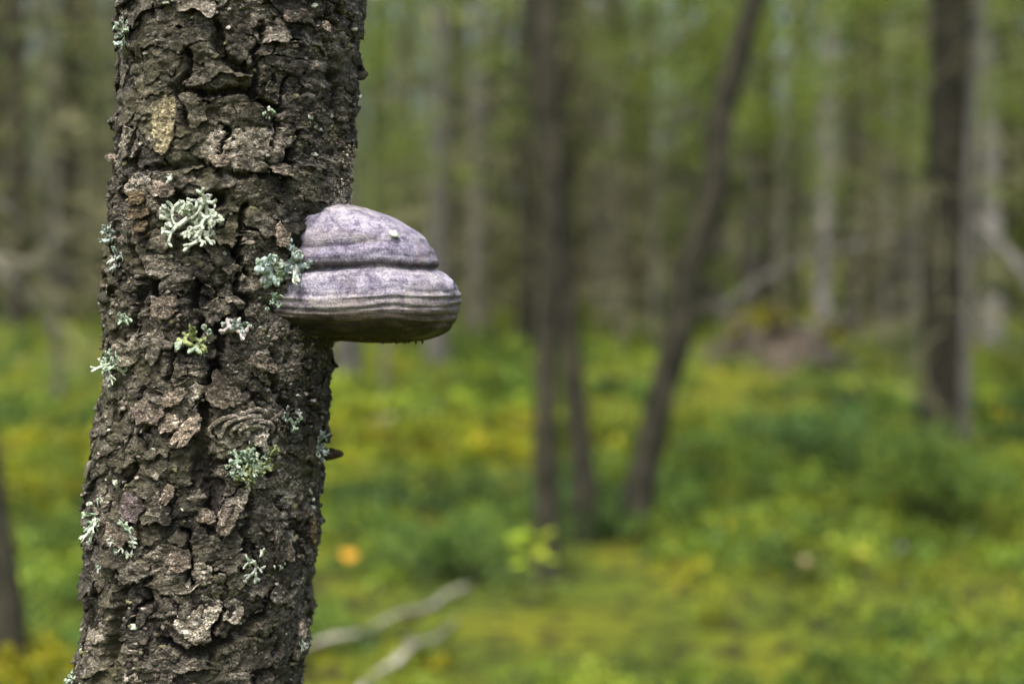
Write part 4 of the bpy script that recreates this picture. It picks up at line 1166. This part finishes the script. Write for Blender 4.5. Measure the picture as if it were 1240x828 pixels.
# uprooted mound: torn root plate with roots and earth
p = on_ground(935, 448); t = thing('root_mound', 'reddish-brown uprooted mound of earth and roots below the slender whitish birch', 'root mound', p)
nu, nv = 40, 18; V = []
for j in range(nv + 1):
    for i in range(nu):
        a = i / nu * 2 * math.pi; f = j / nv
        rr2 = math.cos(f * math.pi / 2) ** 0.7
        k = 1 + 0.35 * float(fbm(math.cos(a) * 1.5, math.sin(a) * 1.5, f * 2, 150, 4))
        V.append((math.cos(a) * 0.92 * rr2 * k, math.sin(a) * 0.5 * rr2 * k, -0.1 + 0.58 * f * (1 + 0.25 * math.cos(a * 2 + 1)) * k))
F = [(j * nu + i, j * nu + (i + 1) % nu, (j + 1) * nu + (i + 1) % nu, (j + 1) * nu + i) for j in range(nv) for i in range(nu)]
link('earth', mesh('earth', V, F), M_EARTH, t)
for k in range(16):
    a = k / 16 * 6.283; q = np.array((math.cos(a) * 0.5, -0.25 + math.sin(a) * 0.2, 0.35 + 0.25 * math.sin(k * 2.1)))
    e = q + np.array((math.cos(a) * 0.6, -0.35, 0.25 * math.cos(k * 1.7)))
    V, F = tube(smoothpath([q, (q + e) / 2 + (0, -0.05, 0.12), e], 7), np.linspace(0.035, 0.006, 7), 6, 0.2, k)
    link('root', mesh('root', V, F), M_GREYBARK if k % 3 else M_EARTH, t)


rr_ = np.random.default_rng(12); n = 900; a = rr_.uniform(0, 6.28, n); q = rr_.uniform(0.1, 1, n)
C = np.stack([np.cos(a) * 0.95 * q, np.sin(a) * 0.5 * q + 0.05, 0.05 + 0.62 * np.sqrt(1 - q * q) + rr_.normal(0, 0.05, n)], -1)
C = C[fbm(C[:, 0] * 3, C[:, 1] * 3, 0, 160, 2) > -0.05]; n = len(C)
link('moss_cap', lmesh('moss_cap', leaves(C, rr_.normal(0, 1, (n, 3)), rr_.normal(0, 0.6, (n, 3)) + (0, 0, 1), rr_.uniform(0.05, 0.11, n), rr_.uniform(0.03, 0.06, n), tintmix(rr_, n, (MOS[1], MOS[3], (.22, .13, .05)), (3, 2, 2)))), M_MOSSLEAF, t, kind='stuff')


rr_ = np.random.default_rng(14); n = 1500; a = rr_.uniform(0, 6.28, n); q = 0.07 + np.abs(rr_.normal(0, 0.09, n))
C = np.stack([np.cos(a) * q + 0.03, np.sin(a) * q, np.clip(0.26 - q * 1.1, 0.0, 1) + rr_.uniform(0, 0.05, n)], -1)
link('moss_foot', lmesh('moss_foot', leaves(C, rr_.normal(0, 1, (n, 3)) + (0, 0, 0.6), rr_.normal(0, 1, (n, 3)), rr_.uniform(0.015, 0.035, n), rr_.uniform(0.008, 0.016, n), tintmix(rr_, n, (MOS[2], MOS[3]), (1, 1)))), M_MOSSLEAF, LT, kind='stuff')


# single shrubs that stand out from the cover
def bush(px, py, Y, rx, h, n, size, cols, label, seed):
    rr_ = np.random.default_rng(seed); p = at(px, py, Y); p[2] = g1(p[0], p[1])
    t = thing('bilberry_bush', label, 'bush', p); K = 40
    cc_ = rr_.normal(0, 0.42, (K, 3)) * rx; cc_[:, 2] = h * (0.45 + 0.55 * rr_.random(K)) * np.clip(1 - (cc_[:, 0] ** 2 + cc_[:, 1] ** 2) / (2.2 * rx * rx), 0.3, 1)
    B = Bag()
    for c in cc_:
        V, F = tube(smoothpath([(c[0] * 0.2, c[1] * 0.2, -0.05), (c[0] * 0.6, c[1] * 0.6, c[2] * 0.5), c], 5), np.linspace(0.006, 0.002, 5), 4); B.add(V, F)
    link('stem', B.mesh('stem'), M_SPRUCE, t)
    i = rr_.integers(0, K, n); C = cc_[i] + rr_.normal(0, 1, (n, 3)) * np.array((0.10, 0.10, 0.05)) * rx / 0.4
    D = rr_.normal(0, 1, (n, 3)); D[:, 2] *= 0.3
    L = rr_.uniform(0.6, 1.4, n) * size
    link('foliage', lmesh('foliage', leaves(C, D, rr_.normal(0, 0.5, (n, 3)) + (0, 0, 1), L, L * 0.6, tintmix(rr_, n, cols, (1,) * len(cols)))), M_COVER, t)


bush(1128, 640, 7.2, 0.42, 0.50, 2600, 0.034, (BIL[0], BIL[1], BIL[2]), 'dense rounded bilberry bush with a dark hollow before the thick dark spruce', 1)
bush(1000, 590, 8.6, 0.62, 0.42, 3400, 0.036, (BIL[0], BIL[1], (.09, .19, .06)), 'broad bluish-green bilberry bush between leaning birch and thick dark spruce', 2)
bush(560, 700, 6.2, 0.34, 0.20, 1600, 0.032, (BIL[0], BIL[1], BIL[1]), 'low dark bilberry bush over the end of the long pale stick', 3)
bush(742, 690, 6.9, 0.28, 0.15, 1400, 0.032, (BIL[0], BIL[0], BIL[1]), 'dark bilberry bush between the twin stems and the leaning birch', 4)

# thin dead saplings scattered in the wood, copies of two
SAP = []
for k in range(2):
    V, F = trunk_geo(np.array([(0, 0, -0.1), (0.03, 0, 1.2), (-0.05 + 0.2 * k, 0.04, 3), (0.1, 0, 5.5)]), [0.034, 0.028, 0.02, 0.004], 7, 16, 0.1, 440 + k)
    me = mesh('stem', V, F); me.materials.append((M_GREYBARK, M_SPRUCE)[k]); SAP.append(me)
SBR = [brushwood(470 + k, 0.4, 5.0, 0.75, 70) for k in range(2)]
r2 = np.random.default_rng(55)
for k in range(22):
    y = r2.uniform(13, 34); x = r2.uniform(-0.44, 0.44) * y
    t = thing('dead_sapling', 'thin dead sapling bristling with bare twigs between the bigger trunks', 'sapling', (x, y, g1(x, y)), 'thin dead saplings in the wood', r2.uniform(0, 6.28))
    link('stem', SAP[k % 2], None, t); link('brushwood', SBR[k % 2], M_TWIG, t, (0, 0, 0), 'stuff')
    t.scale = (r2.uniform(0.8, 1.5),) * 3; t.rotation_euler[0] = r2.normal(0, 0.06); t.rotation_euler[1] = r2.normal(0, 0.08)

# ------------------------------------------------------------------ seedlings and fallen leaves
def seedling(px, py, Y, h, n, size, cols, label, seed):
    rr_ = np.random.default_rng(seed); p = at(px, py, Y); z0 = g1(p[0], p[1]); p[2] = z0
    t = thing('seedling', label, 'seedling', p)
    V, F = tube(smoothpath([(0, 0, -0.03), (0.02, 0, h * 0.5), (-0.01, 0, h)], 8), np.linspace(0.006, 0.002, 8), 6); link('stem', mesh('stem', V, F), M_TWIG, t)
    for k in range(n):
        f = rr_.uniform(0.45, 1.0); a = k * 2.4; d = np.array((math.cos(a), math.sin(a), rr_.uniform(-0.2, 0.5)))
        c = np.array([(0.01 * math.sin(f * 3), 0, h * f)]) + d * size * rr_.uniform(0.3, 1.6)
        th_ = np.linspace(0, 2 * math.pi, 11)[:-1]; L = size * rr_.uniform(0.7, 1.25)
        e1 = unit(d); e2 = unit(np.cross(e1, (0.1, 0.2, 1))); nn = np.cross(e1, e2)
        V = [c[0] + e1 * L * 0.5 * math.cos(q) + e2 * L * 0.36 * math.sin(q) * (1 - 0.25 * math.cos(q)) + nn * 0.12 * L * math.sin(q) ** 2 for q in th_] + [c[0] - nn * 0.04 * L]
        F = [(q, (q + 1) % 10, 10) for q in range(10)]
        link('leaf', mesh('leaf', V, F, True, np.tile(np.array(cols[k % len(cols)]) * rr_.uniform(0.8, 1.2), (11, 1))), M_BROAD, t)
    return t


seedling(642, 735, 5.55, 0.34, 16, 0.066, ((.42, .55, .03), (.36, .50, .03), (.48, .56, .04)), 'bright yellow-green leafy seedling before the upright dark twin stem', 1)
seedling(795, 640, 7.6, 0.26, 12, 0.035, ((.20, .26, .03), (.16, .22, .03)), 'small green leafy seedling at the foot of the leaning birch', 2)
seedling(858, 470, 12.5, 0.42, 10, 0.070, ((.45, .38, .03), (.40, .36, .03)), 'yellow leafy seedling in front of the uprooted mound', 3)


def fallen_leaf(px, py, size, col, label, seed, up_=0.07):
    p = on_ground(px, py); p = p + (CAM - p) * up_
    th_ = np.linspace(0, 2 * math.pi, 13)[:-1]; a0 = seed * 1.3
    nrm = unit(np.array((0.1 * math.sin(seed), -0.6, 0.8))); e1 = unit(np.cross(nrm, (0, 0.1, 1))); e2 = np.cross(nrm, e1)
    V = [e1 * size * 0.5 * math.cos(q) + e2 * size * 0.42 * math.sin(q) * (1 + 0.2 * math.cos(q)) + nrm * 0.1 * size * math.cos(q) ** 2 for q in th_] + [np.zeros(3)]
    o = link('fallen_leaf', mesh('fallen_leaf', V, [(q, (q + 1) % 12, 12) for q in range(12)], True, np.tile(col, (13, 1))), M_BROAD, None, p)
    tag(o, label, 'leaf')


fallen_leaf(1043, 668, 0.062, (.62, .56, .10), 'pale yellow fallen leaf caught on the bilberry before the thick dark spruce', 1, 0.15)
fallen_leaf(423, 672, 0.070, (.62, .33, .03), 'orange fallen leaf on the moss beside the lichen-covered birch', 2)
fallen_leaf(975, 678, 0.046, (.38, .30, .16), 'tan fallen leaf caught in the bilberry near the pale yellow leaf', 3)
fallen_leaf(1092, 662, 0.034, (.20, .18, .22), 'greyish fallen leaf caught beside the dark hollow in the bilberry', 4, 0.15)
